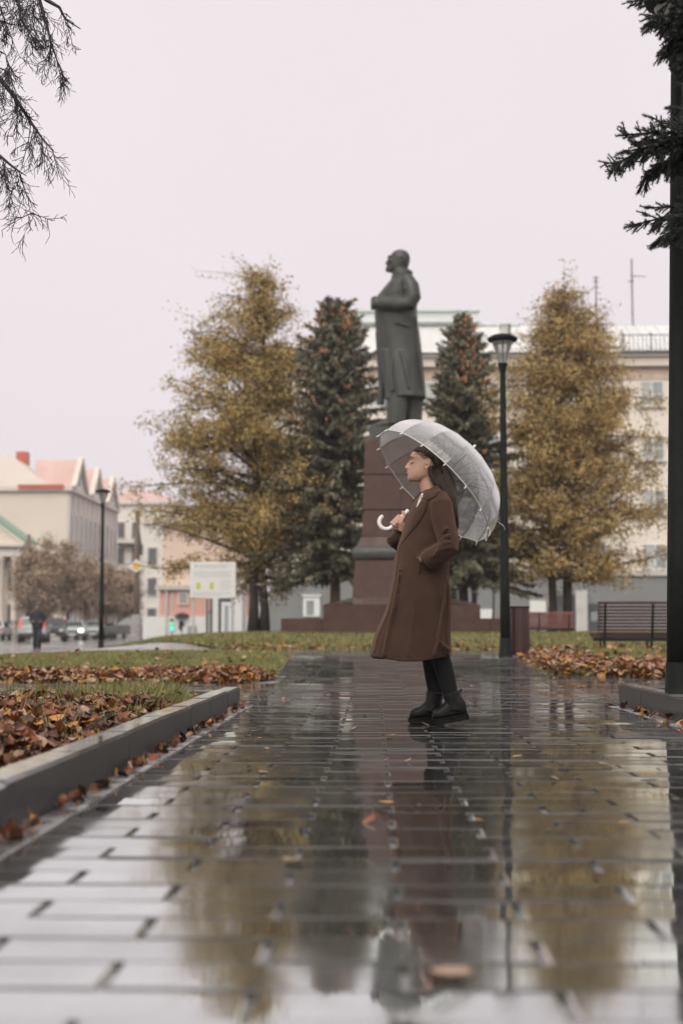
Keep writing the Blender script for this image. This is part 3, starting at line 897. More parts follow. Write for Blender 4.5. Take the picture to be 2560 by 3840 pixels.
# ================================================================== trees
m_bark = M('wet bark', (.045,.036,.03), .7, .35, 14, .9, 50, stretch=(1,1,.25))
m_bark_red = M('spruce bark', (.11,.065,.045), .75, .3, 14, .9, 50, stretch=(1,1,.25))
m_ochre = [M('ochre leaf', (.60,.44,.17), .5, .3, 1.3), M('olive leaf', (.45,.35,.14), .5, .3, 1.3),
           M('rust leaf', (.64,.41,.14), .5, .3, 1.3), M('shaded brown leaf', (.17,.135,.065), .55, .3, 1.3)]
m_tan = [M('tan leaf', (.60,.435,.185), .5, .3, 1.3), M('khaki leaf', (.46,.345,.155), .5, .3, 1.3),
         M('orange leaf', (.64,.41,.15), .5, .3, 1.3), M('shaded umber leaf', (.17,.135,.07), .55, .3, 1.3)]  # umber and shaded brown put the crowns' inner shade into the leaf colour
def translucent(mats, fac=.4):
    """thin leaves let some light through"""
    for m in mats:
        N_ = m.node_tree.nodes; L_ = m.node_tree.links; b_ = N_['Principled BSDF']
        t_ = N_.new('ShaderNodeBsdfTranslucent'); L_.new(b_.inputs['Base Color'].links[0].from_socket, t_.inputs[0])
        x_ = N_.new('ShaderNodeMixShader'); x_.inputs[0].default_value = fac
        L_.new(b_.outputs[0], x_.inputs[1]); L_.new(t_.outputs[0], x_.inputs[2]); L_.new(x_.outputs[0], N_['Material Output'].inputs['Surface'])
translucent(m_ochre, .3); translucent(m_tan, .3)
m_needle = [M('dark needle', (.125,.125,.08), .6, .3, 2), M('grey needle', (.22,.215,.14), .6, .3, 2), M('pale needle tip', (.36,.28,.18), .6, .3, 2)]
m_cone = M('ripe cone', (.50,.235,.115), .55, .35, 12)
m_cone2 = M('brown cone', (.22,.10,.055), .55, .35, 12)

def leaf_cloud(name, pts, size, mats, weights, parent, aspect=.6, droop=.3):
    """small folded leaf faces at the given points"""
    n = len(pts); P = np.asarray(pts)
    d = RNG.normal(size=(n, 3)); d[:, 2] -= droop; d /= np.linalg.norm(d, axis=1)[:, None]
    e = RNG.normal(size=(n, 3)); e -= d*(d*e).sum(1)[:, None]; e /= np.linalg.norm(e, axis=1)[:, None]
    L_ = RNG.uniform(size[0], size[1], (n, 1))
    Wd = L_*aspect*.5
    mid = P + d*L_*.45
    V = np.stack([P, mid+e*Wd, P+d*L_, mid-e*Wd], 1).reshape(-1, 3)
    F = np.arange(n*4).reshape(n, 4)
    me = np_mesh(name, V, F, mats, RNG.choice(len(mats), size=n, p=weights))
    return tag(obj(name, me, parent), kind='stuff')

def broadleaf(loc, H, prof, trunks, limbs, nleaf, size, mats, weights, label, group, t0=.2, off=(0,0), bark=m_bark, spread=.16, seed=1, rise=.16, limb_r=.05, name='broadleaf_tree'):
    """prof(t, azimuth) -> crown radius at height fraction t"""
    random.seed(seed)
    root = thing(name, loc, label, 'tree', group=group)
    tips, mids = [], []
    wood = MB()
    for (tx, ty, r0, topx, topf) in trunks:
        path, rad = [], []
        for i in range(13):
            t = i/12*topf
            w_ = .05*H*.1
            path.append((tx+(topx-tx)*t**1.5 + random.uniform(-w_,w_)*min(1,i)*.8, ty+random.uniform(-w_,w_)*min(1,i)*.8, t*H))
            rad.append(max(.02, r0*(1-.92*i/12))*(1.25 if i == 0 else 1))
        tk = MB(); tk.tube(path, rad, 10); tk.build('trunk', bark, root, True)
        for k in range(int(limbs*topf)):
            t = t0+(topf*.97-t0)*((k+random.random())/(limbs*topf))
            az = k*2.4+random.uniform(-.5,.5)
            i = min(11, int(t/topf*12)); a = Vector(path[i]).lerp(Vector(path[i+1]), t/topf*12-i)
            te = min(.995, t + rise*random.uniform(-.3, 1.0)*(1-t*.4))
            rr = prof(te, az)*random.uniform(.55, 1.08)*(.93+.11*math.sin(3*az+te*9+seed)+.07*math.sin(5*az-te*17))
            rr = min(rr, prof(te, az)*1.06)
            b = Vector((off[0]*sm(.1,.4,te) + math.cos(az)*rr, off[1]+math.sin(az)*rr, te*H))
            c = a.lerp(b, .5) + Vector((0,0,.04*H*random.uniform(-.5,1.2)))
            pth = [a*(1-s)**2+c*2*s*(1-s)+b*s*s for s in [j/7 for j in range(8)]]
            wood.tube(pth, [limb_r*(1-.85*j/7)*(1-.5*t) for j in range(8)], 5)
            for j in range(2, 8):
                p = pth[j]
                for _ in range(2+(j > 4)):
                    q = p + Vector((random.gauss(0,1), random.gauss(0,1), random.gauss(-.1,.7)))*(.05*H*random.uniform(.4,1.1))
                    wood.tube([p, p.lerp(q,.5)+Vector((0,0,.01*H)), q], [.012,.009,.004], 3, caps=False)
                    tips.append((p, q))
    tag(wood.build('branches', bark, root), kind='stuff')
    pts = []
    per = max(1, nleaf//max(1, len(tips)))
    for (p, q) in tips:
        k = int(per*random.uniform(.15, 1.85)*(1.25-.65*sm(.5, 1.0, q.z/H)))
        for _ in range(k):
            s = random.uniform(.25, 1.1)
            c = p.lerp(q, s)
            pts.append((c.x+random.gauss(0, spread), c.y+random.gauss(0, spread), c.z+random.gauss(0, spread*.8)))
    leaf_cloud('foliage', pts, size, mats, weights, root)
    return root

def spruce(loc, H, Rm, label, seed, cones=120, t0=.17, lean=0.0, conebias=(0,0), whorl=.2, exps=.85):
    random.seed(seed)
    root = thing('spruce_tree', loc, label, 'tree', group='spruces behind the monument')
    tk = MB(); tk.tube([(lean*(i/8)**2+random.uniform(-.02,.02), 0, H*i/8*.99) for i in range(9)], [.17*(1-.95*i/8)+.008 for i in range(9)], 9)
    tk.build('trunk', m_bark_red, root, True)
    V, F, MI = [], [], []
    wood = MB(); cm = MB()
    def blade(a, b, wv, mi):
        d = b-a
        if d.length < 1e-5: return
        sd = Vector((random.gauss(0,1), random.gauss(0,1), random.gauss(0,.5))).cross(d)
        if sd.length < 1e-6: return
        sd = sd.normalized()*wv
        o = len(V)
        V.extend([a, a.lerp(b,.4)+sd, b, a.lerp(b,.4)-sd]); F.append((o,o+1,o+2,o+3)); MI.append(mi)
    z = H*.985
    k = 0
    while z > H*t0:
        t = z/H
        rm = Rm*min(1.0, (1-t)**exps*1.12+.02)
        n = random.randint(6, 9)
        for i in range(n):
            az = i*6.283/n + k*.7 + random.uniform(-.25,.25)
            L_ = rm*random.uniform(.62, 1.22)*(1+.15*math.sin(3*az+z*2.1+seed))
            if L_ < .06: L_ = .06
            dirv = Vector((math.cos(az), math.sin(az), 0)); sd = Vector((-dirv.y, dirv.x, 0))
            zz = z + random.uniform(-.1,.1)
            cx = lean*t*t
            up = .35*(t-.45)
            pth = []
            for j in range(6):
                s = j/5
                pth.append(Vector((cx,0,zz)) + dirv*(L_*s) + Vector((0,0, L_*(up*s - .38*s*s*(1.1-t) + .20*s**3))))
            wood.tube(pth, [.018*(1-t*.6)*(1-.8*j/5)+.003 for j in range(6)], 3, caps=False)
            nt_ = max(4, int(L_/.075))
            for q in range(nt_):
                s = (q+.6)/nt_
                j = min(4, int(s*5)); p = pth[j].lerp(pth[j+1], s*5-j)
                tl = (.32*(1-s)+.11)*min(1.2, L_*.9+.25)*random.uniform(.7,1.25)
                for sg in (-1, 1):
                    e = p + sd*(sg*tl*.8) + dirv*(tl*.55) + Vector((0,0,-tl*random.uniform(.15,.55)))
                    mi = 0 if random.random() < .58 else (1 if random.random() < .75 else 2)
                    blade(p, e, .045, mi); blade(p, p.lerp(e, .75)+Vector((0,0,-.07)), .045, 0)
                    if random.random() < .6:
                        m_ = p.lerp(e, random.uniform(.4,.9))
                        blade(m_, m_+Vector((random.gauss(0,.05), random.gauss(0,.05), -random.uniform(.08,.22))), .036, random.choice([0,0,1]))
                    if random.random() < .7:
                        m_ = p.lerp(e, random.uniform(.3,.8))
                        blade(m_, m_+dirv*.12*random.uniform(.5,1.2)+sd*sg*.05+Vector((0,0,.02)), .035, random.choice([0,1,2]))
            if random.random() < .8:
                blade(pth[-1], pth[-1]+dirv*.12+Vector((0,0,.03)), .022, 2)
        z -= whorl*(.45+.75*(1-t)**.6); k += 1
    # cones hang in clusters, most of them near the crown's top
    n = 0
    while n < cones:
        t = 1-abs(random.gauss(0, .17)); 
        if t < .3 or t > .985: continue
        az = random.uniform(math.pi, 2*math.pi)+conebias[0]*random.random()
        rr = Rm*((1-t)**exps*1.12+.02)*random.uniform(.55,1.0)
        c = Vector((lean*t*t+math.cos(az)*rr+conebias[1]*random.random(), math.sin(az)*rr, t*H-rr*.1))
        for _ in range(random.randint(1,4)):
            p = c+Vector((random.gauss(0,.06), random.gauss(0,.06), random.gauss(0,.05)))
            cm.tube([p, p+Vector((0,0,-.035)), p+Vector((.005,0,-.09)), p+Vector((.008,0,-.13))], [.012,.026,.022,.006], 5, mi=random.choice([0,0,1]))
            n += 1
    tag(wood.build('branches', m_bark_red, root), kind='stuff')
    tag(obj('needles', np_mesh('needles', V, F, m_needle, MI), root), kind='stuff')
    tag(cm.build('cones', [m_cone, m_cone2], root), kind='stuff')
    return root

def base(px, Y, dz=0):
    p = at(px, 2365, Y); return (p.x, Y, T(p.x, Y)+dz)

def lerp_prof(tab):
    def f(t):
        for (a, va), (b, vb) in zip(tab, tab[1:]):
            if t <= b: return va+(vb-va)*(t-a)/(b-a)
        return tab[-1][1]
    return f
# the big tree left of the monument
pf = lerp_prof([(0,0),(.12,1.2),(.2,2.9),(.34,2.95),(.5,2.55),(.66,2.15),(.8,1.65),(.9,1.1),(.97,.6),(1.0,.2)])
broadleaf(base(968, 45), 11.55, lambda t, az: pf(t)*1.22*(1.0+.10*(-math.cos(az))), [(-.16,0,.17,.25,1.0),(.19,.1,.16,-.9,.86)], 72, 76000, (.07,.125), m_ochre, [.36,.33,.16,.15],
          'tall ochre leaved tree with twin dark trunks left of the monument', 'broadleaf trees behind the monument', t0=.15, off=(-.2,0), seed=14, spread=.15, limb_r=.085)
# the broad tree at the right
pr_ = lerp_prof([(0,0),(.14,1.2),(.2,2.7),(.3,2.55),(.45,2.35),(.6,2.3),(.72,2.05),(.8,1.5),(.87,.95),(.95,.5),(1.0,.12)])
broadleaf(base(2068, 44), 10.8, lambda t, az: pr_(t)*1.2*(1.0+(.05+.14*sm(.5,.2,t))*math.cos(az)), [(0,0,.14,.15,1.0),(.45,.1,.16,1.5,.9)], 78, 92000, (.065,.12), m_tan, [.38,.33,.15,.14],
          'broad tan leaved tree with two tops right of the lamp post', 'broadleaf trees behind the monument', t0=.15, off=(.62,0), seed=23, spread=.14, limb_r=.075)
spruce(base(1255, 43.5), 10.45, 2.15, 'tall spruce with cone laden top between the monument and the ochre tree', 5, 200, exps=.5)
spruce(base(1738, 45), 10.35, 2.45, 'spruce with a leaning top and big orange cone clusters right of the statue', 9, 300, conebias=(.2,.25), exps=.75)

# slim trunks and bare stems standing behind
for px, Y, h, r0, lab in ((1700, 50, 3.6, .16, 'dark bare trunk behind the woman, right of the pedestal'), (1775, 52, 3.2, .12, 'slim brown trunk behind the right spruce'), (1850, 53, 3.6, .04, 'thin dark stem just left of the lamp post foot')):
    t_ = thing('tree_stem', base(px, Y), lab, 'tree')
    q = MB(); q.tube([(random.gauss(0,.02),0,h*i/5) for i in range(6)], [r0*(1-.3*i/5) for i in range(6)], 8); q.build('trunk', m_bark, t_, True)
    pts = [(random.gauss(0,.5), random.gauss(0,.5), h-.4+random.gauss(0,.5)) for _ in range(700)]
    leaf_cloud('foliage', pts, (.1,.18), m_needle, [.6,.3,.1], t_)

# street trees along the far road
m_far = [M('dry brown leaf', (.46,.32,.22), .6, .3, 1), M('grey brown twig', (.33,.24,.175), .6, .3, 1), M('faded green leaf', (.20,.19,.10), .6, .3, 1)]
fp = lerp_prof([(0,0),(.3,.5),(.45,1.7),(.65,2.0),(.85,1.3),(1,.3)])
for i, (px, Y, h, lab) in enumerate([(110,112,7.2,'leftmost of the brown street trees, before the columned house'), (178,116,8.2,'brown street tree behind the silver car'), (252,118,8.0,'brown street tree behind the oncoming car'),
                                     (322,122,7.4,'brown street tree just right of the left lamp post'), (398,126,6.6,'small brown street tree midway to the utility pole'), (466,130,6.2,'rightmost brown street tree beside the utility pole')]):
    broadleaf(base(px, Y), h, lambda t, az: fp(t), [(0,0,.16,random.uniform(-.2,.2),.95)], 26, 5200, (.16,.3), m_far, [.5,.36,.14], lab, 'brown trees along the far road', t0=.3, seed=40+i, spread=.3, limb_r=.07, rise=.3, name='street_tree')

# ---- larch reaching in from the left: bare hanging twigs
random.seed(77)
larch = thing('bare_larch', (-4.1, 9.3, T(-4.1,9.3)+.1), 'leafless larch hanging fine bare twigs into the top left corner', 'tree')
LO = larch.location
q = MB(); q.tube([(random.gauss(0,.02), random.gauss(0,.02), 7.0*i/9) for i in range(10)], [.2*(1-.75*i/9) for i in range(10)], 10); q.build('trunk', m_bark, larch, True)
m_twig = M('wet twig', (.022,.018,.018), .55, .3, 20)
tw = MB(); limb = MB(); ndl = MB()
def twig(p, d, L_, r0, lvl):
    n = 5; pts = [p]; dd = d.normalized()
    for i in range(n):
        dd = (dd + Vector((random.gauss(0,.09), random.gauss(0,.09), random.gauss(-.04,.08)))).normalized()
        pts.append(pts[-1]+dd*(L_/n))
    tw.tube(pts, [r0*(1-.7*i/n)+.0007 for i in range(n+1)], 3, caps=False)
    for i in range(1, n+1):
        # the short spurs of a larch twig
        if random.random() < .8:
            tw.tube([pts[i]-dd*.002, pts[i]+dd*.002], [.0026, .0026], 4)
        if lvl > 0 and random.random() < (.95 if lvl > 1 else .75):
            sd = dd.orthogonal().normalized(); sd.rotate(Quaternion(dd, random.uniform(0, 6.28)))
            nd = dd*.7 + sd*random.uniform(.5,1.1) + Vector((0,0,-.25)); nd.y *= .5
            twig(pts[i], nd, L_*random.uniform(.38,.66), r0*.62, lvl-1)
def px_path(pts, Y): return [at(a, b, Y+random.gauss(0,.04))-LO for a, b in pts]
mains = [([(-330,60),(-120,180),(0,292),(60,370),(117,458),(160,520),(202,566)], 9.2, .016, 2.6),
         ([(-300,330),(-120,500),(0,584),(40,618),(70,640),(100,660)], 9.0, .011, 2.2),
         ([(-200,-260),(20,-120),(150,0),(176,90),(192,160),(220,240),(250,306)], 9.4, .011, 2.2),
         ([(-150,-260),(60,-90),(176,0),(224,28),(246,72),(302,108)], 9.3, .014, .7),
         ([(-200,-200),(0,-90),(70,0),(76,60),(110,120),(135,165)], 9.1, .010, 2.2),
         ([(-300,-40),(-100,40),(0,78),(45,92),(120,100)], 9.5, .008, 1.6),
         ([(-300,80),(-80,160),(5,195),(22,204),(40,262)], 9.0, .007, 1.5),
         ([(-260,200),(-60,225),(0,255),(40,270),(60,248)], 9.1, .006, 1.8),
         ([(-200,-150),(-40,-60),(0,20),(20,80),(40,130)], 9.3, .008, 2.0)]
trunk_h = {0:3.6}
for pts, Y, r0, dens in mains:
    P = px_path(pts, Y)
    start = Vector((random.gauss(0,.03), 0, min(6.6, P[0].z+.9)))
    limb.tube([start, start.lerp(P[0],.5)+Vector((0,0,.15))]+P, [r0*2.4, r0*2.0]+[r0*(1.6-1.35*i/(len(P)-1)) for i in range(len(P))], 6)
    for i in range(1, len(P)-1):
        a, b = P[i], P[i+1]
        seg = (b-a).length
        k = max(1, int(dens*seg*13))
        for _ in range(k):
            s = random.random(); p = a.lerp(b, s)
            d = (b-a).normalized()*.45 + Vector((random.gauss(-.12,.45), random.gauss(0,.25), -1.0+random.random()*.35))
            twig(p, d, random.uniform(.09,.27)*(1-.35*i/len(P)), .0030, 2)
for pts in ([(70,640),(90,700),(105,740),(116,800),(110,832),(92,880)], [(0,640),(30,700),(50,760),(92,786)], [(118,800),(150,810),(178,820)], [(118,800),(85,815),(58,832)],
            [(16,620),(20,680),(38,740)], [(66,400),(64,490),(60,556)], [(117,460),(108,530),(92,588),(70,620)], [(158,520),(162,570),(170,600),(182,632)]):
    P = px_path(pts, 9.05)
    tw.tube(P, [.0042*(1-.6*i/(len(P)-1)) for i in range(len(P))], 4)
    for i in range(1, len(P)):
        for _ in range(2):
            twig(P[i], (P[i]-P[i-1]).normalized()+Vector((random.gauss(0,.9), random.gauss(0,.3), random.gauss(-.2,.3))), random.uniform(.05,.12), .0026, 1)
limb.build('limb', m_twig, larch, True)
tag(tw.build('twigs', m_twig, larch), kind='stuff')

# ---- spruce reaching in from the right, in front of the near lamp
random.seed(91)
ns = thing('near_spruce', (3.7, 9.35, T(3.7,9.35)+.1), 'spruce whose dark needled boughs reach across the near lamp post from the right', 'tree')
NO = ns.location
q = MB(); q.tube([(random.gauss(0,.02), random.gauss(0,.02), 8.0*i/9) for i in range(10)], [.22*(1-.7*i/9) for i in range(10)], 10); q.build('trunk', m_bark_red, ns, True)
m_nn = [M('near needle', (.022,.033,.026), .5, .3, 30), M('near needle grey', (.045,.062,.052), .5, .3, 30)]
NV, NF, NM = [], [], []
bw = MB()
def needle_twig(p, d, L_, dens=1.0):
    d = d.normalized(); n = 4
    pts = [p]; dd = d.copy()
    for i in range(n):
        dd = (dd+Vector((random.gauss(0,.07), random.gauss(0,.07), random.gauss(0,.06)))).normalized(); pts.append(pts[-1]+dd*(L_/n))
    bw.tube(pts, [.0045*(1-.5*i/n) for i in range(n+1)], 4, caps=False)
    k = int(L_*1150*dens)
    for i in range(k):
        s = random.random()*n; j = min(n-1, int(s)); a = pts[j].lerp(pts[j+1], s-j); dj = (pts[j+1]-pts[j]).normalized()
        o = dj.orthogonal().normalized(); o.rotate(Quaternion(dj, random.uniform(0, 6.28)))
        nd = (dj*random.uniform(.45,.9)+o).normalized()*random.uniform(.016,.027)
        sd = nd.cross(dj).normalized()*.0019
        b = len(NV); NV.extend([a-sd, a+sd, a+nd]); NF.append((b,b+1,b+2)); NM.append(1 if random.random() < .3 else 0)
def bough(pts, Y, side=1.0, L0=.2, dens=1.0, hang=.3, r0=.012):
    P = [at(a, b, Y+random.gauss(0,.03))-NO for a, b in pts]
    start = Vector((0,0,P[0].z+.3))
    bw.tube([start]+P, [r0*1.8]+[r0*(1-.7*i/(len(P)-1)) for i in range(len(P))], 6)
    tot = sum((P[i+1]-P[i]).length for i in range(len(P)-1))
    for i in range(len(P)-1):
        a, b = P[i], P[i+1]; d = (b-a).normalized()
        k = max(2, int((b-a).length*40*dens))
        for q in range(k):
            s = (i+(q+random.random())/k)/(len(P)-1)
            p = a.lerp(b, (q+random.random())/k)
            for sg in (-1, 1):
                dv = d*.75 + Vector((0,1,0))*(sg*random.uniform(.2,.9)) + Vector((0,0,random.gauss(-hang,.42)))*side
                L_ = L0*(1.15-.75*s)*random.uniform(.6,1.2)
                needle_twig(p, dv, L_, 1.0)
                if L_ > .12:
                    for _ in range(3):
                        m_ = p + dv.normalized()*L_*random.uniform(.25,.8)
                        needle_twig(m_, dv.normalized()+Vector((random.gauss(0,.5), random.gauss(0,.4), random.gauss(-.15,.5))), L_*random.uniform(.3,.55), .9)
    needle_twig(P[-1]-d*.03, d, .1, 1.3)
bough([(2760,560),(2600,520),(2480,530),(2400,560),(2340,600),(2305,618)], 9.1, L0=.26, dens=1.2, hang=.25)
bough([(2760,600),(2620,560),(2540,590),(2460,620),(2420,660),(2405,690)], 9.2, L0=.22, dens=1.1, hang=.5)
bough([(2700,470),(2580,480),(2500,500),(2420,500),(2345,505)], 9.0, L0=.16, dens=.8, hang=.0)
bough([(2700,420),(2590,420),(2540,405),(2512,402)], 9.1, L0=.1, dens=.7, hang=.1)
bough([(2620,470),(2520,470),(2470,455),(2440,438)], 9.1, L0=.07, dens=.9, hang=.0)
bough([(2760,760),(2600,800),(2500,810),(2430,830),(2365,850)], 9.1, L0=.17, dens=1.0, hang=.2)
bough([(2700,750),(2580,780),(2500,776),(2435,780)], 9.2, L0=.11, dens=1.0, hang=.1)
bough([(2740,820),(2600,850),(2520,870),(2470,890),(2450,915)], 9.0, L0=.16, dens=1.0, hang=.45)
bough([(2700,840),(2600,880),(2540,880),(2505,895)], 9.1, L0=.12, dens=1.0, hang=.4)
bough([(2760,-30),(2640,0),(2560,40),(2490,80),(2430,95)], 9.2, L0=.2, dens=1.4, hang=.3)
bough([(2760,60),(2640,70),(2570,110),(2520,160),(2480,195)], 9.1, L0=.22, dens=1.4, hang=.5)
bough([(2760,-60),(2640,-70),(2560,-30),(2500,0),(2440,-5),(2370,5)], 9.1, L0=.2, dens=1.2, hang=.2)
bough([(2700,90),(2610,130),(2560,180),(2530,215)], 9.2, L0=.2, dens=1.4, hang=.6)
bough([(2760,220),(2660,240),(2580,270),(2550,300)], 9.2, L0=.12, dens=.8, hang=.3)
bough([(2760,-120),(2640,-60),(2560,20),(2500,60),(2450,60)], 9.0, L0=.24, dens=1.6, hang=.3)
bough([(2760,20),(2640,30),(2560,90),(2520,130)], 9.0, L0=.24, dens=1.6, hang=.4)
bough([(2760,120),(2640,130),(2580,190),(2550,235)], 9.0, L0=.22, dens=1.5, hang=.5)
tag(bw.build('boughs', m_bark, ns), kind='stuff')
tag(obj('needles', np_mesh('needles', NV, NF, m_nn, NM), ns), kind='stuff')
# ================================================================== monument
m_granite = M('red brown granite', (.062,.031,.025), .45, .22, 5, .15, 60, spec=.3, col2=(.095,.051,.042), rvar=.15, rand=.1)
m_gdark = M('grey granite moulding', (.055,.058,.055), .5, .3, 6, .3, 60, rvar=.15)
m_joint = M('granite joint', (.03,.025,.024), .8, .2, 10)
m_bronze = M('weathered bronze', (.036,.039,.035), .46, .3, 2.6, .6, 30, col2=(.082,.087,.079), metal=.25, rvar=.15, stretch=(1,1,.4))
MY = 36.9
m_gwet = wet_mat('granite under rain water', (.062,.031,.025), (.095,.051,.042), 6.0, .1, .85, rough_wet=.08, pscale=2.0, wbump=.05, flat_only=True)
mp_ = at(1500, 2382, MY)
mz = T(mp_.x, MY)-.03
ped = thing('pedestal', (mp_.x, MY, mz), 'stepped red granite pedestal with grey moulding under the bronze statue', 'pedestal')
def hx(px, Y): return (at(px, 2200, Y).x - mp_.x)
def hz(py, Y): return at(1500, py, Y).z - mz
def block(parent, a, b, name='granite_block', mat=m_granite):
    """hexahedron from bottom rectangle a=(x0,x1,y0,y1,z) to top rectangle b, with a chamfered look through a small inset"""
    g = .006
    v = []
    for (x0, x1, y0, y1, z) in (a, b):
        v += [(x0+g,y0,z),(x1-g,y0,z),(x1-g,y1,z),(x0+g,y1,z)]
    q = MB(); q.add(v, [(0,3,2,1),(4,5,6,7),(0,1,5,4),(1,2,6,5),(2,3,7,6),(3,0,4,7)])
    return q.build(name, mat, parent)
def course(parent, w0, w1, z0, z1, cuts, mat=m_granite, gap=.012):
    """one course of stones; w half-width at bottom and top; cuts: joint positions as fractions"""
    cs = [0]+list(cuts)+[1]
    for a, b in zip(cs, cs[1:]):
        block(parent, (-w0+2*w0*a, -w0+2*w0*b, -w0, w0, z0+gap/2), (-w1+2*w1*a, -w1+2*w1*b, -w1, w1, z1-gap/2), mat=mat)
# tiers
Yf = MY-2.9
w1_ = 2.9
z1 = hz(2318, Yf)
t1 = part('lower_step', m_joint, ped, lambda q: q.box(-w1_+.02, w1_-.02, -w1_+.02, w1_-.02, -.3, z1-.015))
course(t1, w1_, w1_, -.3, z1, (.17,.42,.66,.86))
Y2 = MY-1.93
w2_ = 1.93; z2 = hz(2268, Y2)
t2 = part('upper_step', m_joint, ped, lambda q: q.box(-w2_+.02, w2_-.02, -w2_+.02, w2_-.02, z1-.01, z2-.015))
course(t2, w2_, w2_, z1, z2, (.3,.64))
# plinth, moulding, shaft
Y3 = MY-1.22
w3 = 1.23; w3t = 1.15
zc = hz(2250, Y3)
part('step_slope', m_gwet, ped, lambda q: q.add([(-w2_+.01,-w2_+.01,z2+.002),(w2_-.01,-w2_+.01,z2+.002),(w2_-.01,w2_-.01,z2+.002),(-w2_+.01,w2_-.01,z2+.002),(-w3,-w3,zc+.05),(w3,-w3,zc+.05),(w3,w3,zc+.05),(-w3,w3,zc+.05)], [(0,1,5,4),(1,2,6,5),(2,3,7,6),(3,0,4,7),(4,5,6,7)]))
z3 = hz(2098, Y3)
pl_ = part('plinth', m_joint, ped, lambda q: q.box(-w3t+.03, w3t-.03, -w3t+.03, w3t-.03, zc, z3-.01))
course(pl_, w3, w3t, zc-.02, z3, (.52,))
z4 = hz(2046, Y3)
def torus_sq(q):
    prof = [(w3t+.0,0),(w3t+.06,.04),(w3t+.085,.13),(w3t+.085,.2),(w3t+.05,.29),(w3t-.02,z4-z3)]
    rings = []
    for (w_, z) in prof:
        c = .05
        rings.append([(w_-c,-w_,z3+z),(w_,-w_+c,z3+z),(w_,w_-c,z3+z),(w_-c,w_,z3+z),(-w_+c,w_,z3+z),(-w_,w_-c,z3+z),(-w_,-w_+c,z3+z),(-w_+c,-w_,z3+z)])
    q.loft(rings, True)
part('moulding', m_gdark, ped, torus_sq)
Y5 = MY-.92
w5, w6 = .985, .90
z5 = z4+.24; z6 = hz(1648, Y5)
part('shaft_foot', m_granite, ped, lambda q: q.add([(-w3t+.05,-w3t+.05,z4+.002),(w3t-.05,-w3t+.05,z4+.002),(w3t-.05,w3t-.05,z4+.002),(-w3t+.05,w3t-.05,z4+.002),(-w5,-w5,z5),(w5,-w5,z5),(w5,w5,z5),(-w5,w5,z5)], [(0,1,5,4),(1,2,6,5),(2,3,7,6),(3,0,4,7)]))
sh = part('shaft', m_joint, ped, lambda q: q.box(-w6+.04, w6-.04, -w6+.04, w6-.04, z4, z6-.02))
zs = [z5, hz(1912, Y5), hz(1779, Y5), z6]
for i in range(3):
    wa = w5+(w6-w5)*(zs[i]-z5)/(z6-z5); wb = w5+(w6-w5)*(zs[i+1]-z5)/(z6-z5)
    course(sh, wa, wb, zs[i], zs[i+1], [(.36,),(.5,),(.27,)][i], gap=.03)
part('bronze_slab', m_bronze, ped, lambda q: q.box(-.79, .72, -.6, .6, z6-.01, hz(1609, MY)))

# ---- the bronze figure: a bearded man in a long open overcoat, one hand at his lapel
so = at(1500, 1609, MY)
st_ = thing('bronze_statue', (so.x, MY, mz+hz(1609, MY)-.01), 'grey green bronze man in a long overcoat standing on the red pedestal', 'statue')
SO = st_.location
def S(px, py, dy=0.0):
    p = at(px, py, MY); return Vector((p.x-SO.x, dy, p.z-SO.z))
def ering(c, rx, ry, n=28, sq=2.3, fold=0.0, ph=0.0, nf=9):
    out = []
    for k in range(n):
        a = 2*math.pi*k/n
        ca, sa = math.cos(a), math.sin(a)
        f = (abs(ca)**sq+abs(sa)**sq)**(-1/sq)
        f *= 1+fold*math.sin(nf*a+ph)
        out.append((c.x+rx*ca*f, c.y+ry*sa*f, c.z))
    return out
def loft_levels(q, fn, lv, n=28, sq=2.3):
    rings = []
    for (py, xf, xb, ry, dy, fold, ph) in lv:
        a, b = fn(xf, py), fn(xb, py)
        rings.append(ering(Vector(((a.x+b.x)/2, dy, (a.z+b.z)/2)), abs(b.x-a.x)/2, ry, n, sq, fold, ph))
    q.loft(rings, True)
q = MB()
# overcoat
loft_levels(q, S, [(1496,1446,1596,.56,.0,.03,.3),(1455,1442,1593,.55,0,.03,.5),(1400,1434,1588,.54,0,.025,.8),(1320,1420,1580,.53,0,.02,1.0),(1240,1408,1570,.54,0,.015,1.3),
                   (1190,1404,1562,.55,0,.01,1.5),(1150,1404,1562,.58,0,.01,1.6),(1110,1424,1569,.62,0,.0,0),(1075,1447,1565,.62,0,0,0),(1052,1466,1555,.52,0,0,0),(1038,1476,1540,.34,0,0,0),(1028,1482,1532,.22,0,0,0)], 36)
# the open front flap, hanging free of the legs
loft_levels(q, S, [(1512,1412,1440,.10,.30,0,0),(1440,1418,1446,.11,.3,0,0),(1330,1412,1450,.13,.28,0,0),(1240,1406,1450,.14,.25,0,0)], 16)
loft_levels(q, S, [(1505,1442,1470,.10,-.36,0,0),(1420,1438,1480,.12,-.36,0,0),(1320,1424,1480,.13,-.34,0,0)], 16)
# trousers and shoes
def limb_(q, pts, rad, n=14, flat=1.0): q.tube(pts, rad, n, flat=flat)
limb_(q, [S(1488,1470,-.22), S(1485,1540,-.24), S(1482,1600,-.25)], [.29,.27,.25])
limb_(q, [S(1548,1470,.2), S(1546,1540,.22), S(1544,1600,.23)], [.29,.27,.26])
for (xa, xb, dy) in ((1398,1492,-.26), (1480,1572,.24)):
    a, b = S(xa, 1600, dy), S(xb, 1600, dy)
    rings = []
    for t, hw, ht in ((0,.04,.06),(.06,.11,.12),(.2,.14,.15),(.45,.15,.22),(.75,.15,.26),(.97,.13,.24),(1,.1,.2)):
        c = a.lerp(b, t); rings.append([(c.x, c.y+hw*math.cos(u), max(-.0, .5*ht+.5*ht*math.sin(u))) for u in [2*math.pi*k/12 for k in range(12)]])
    q.loft(rings, True)
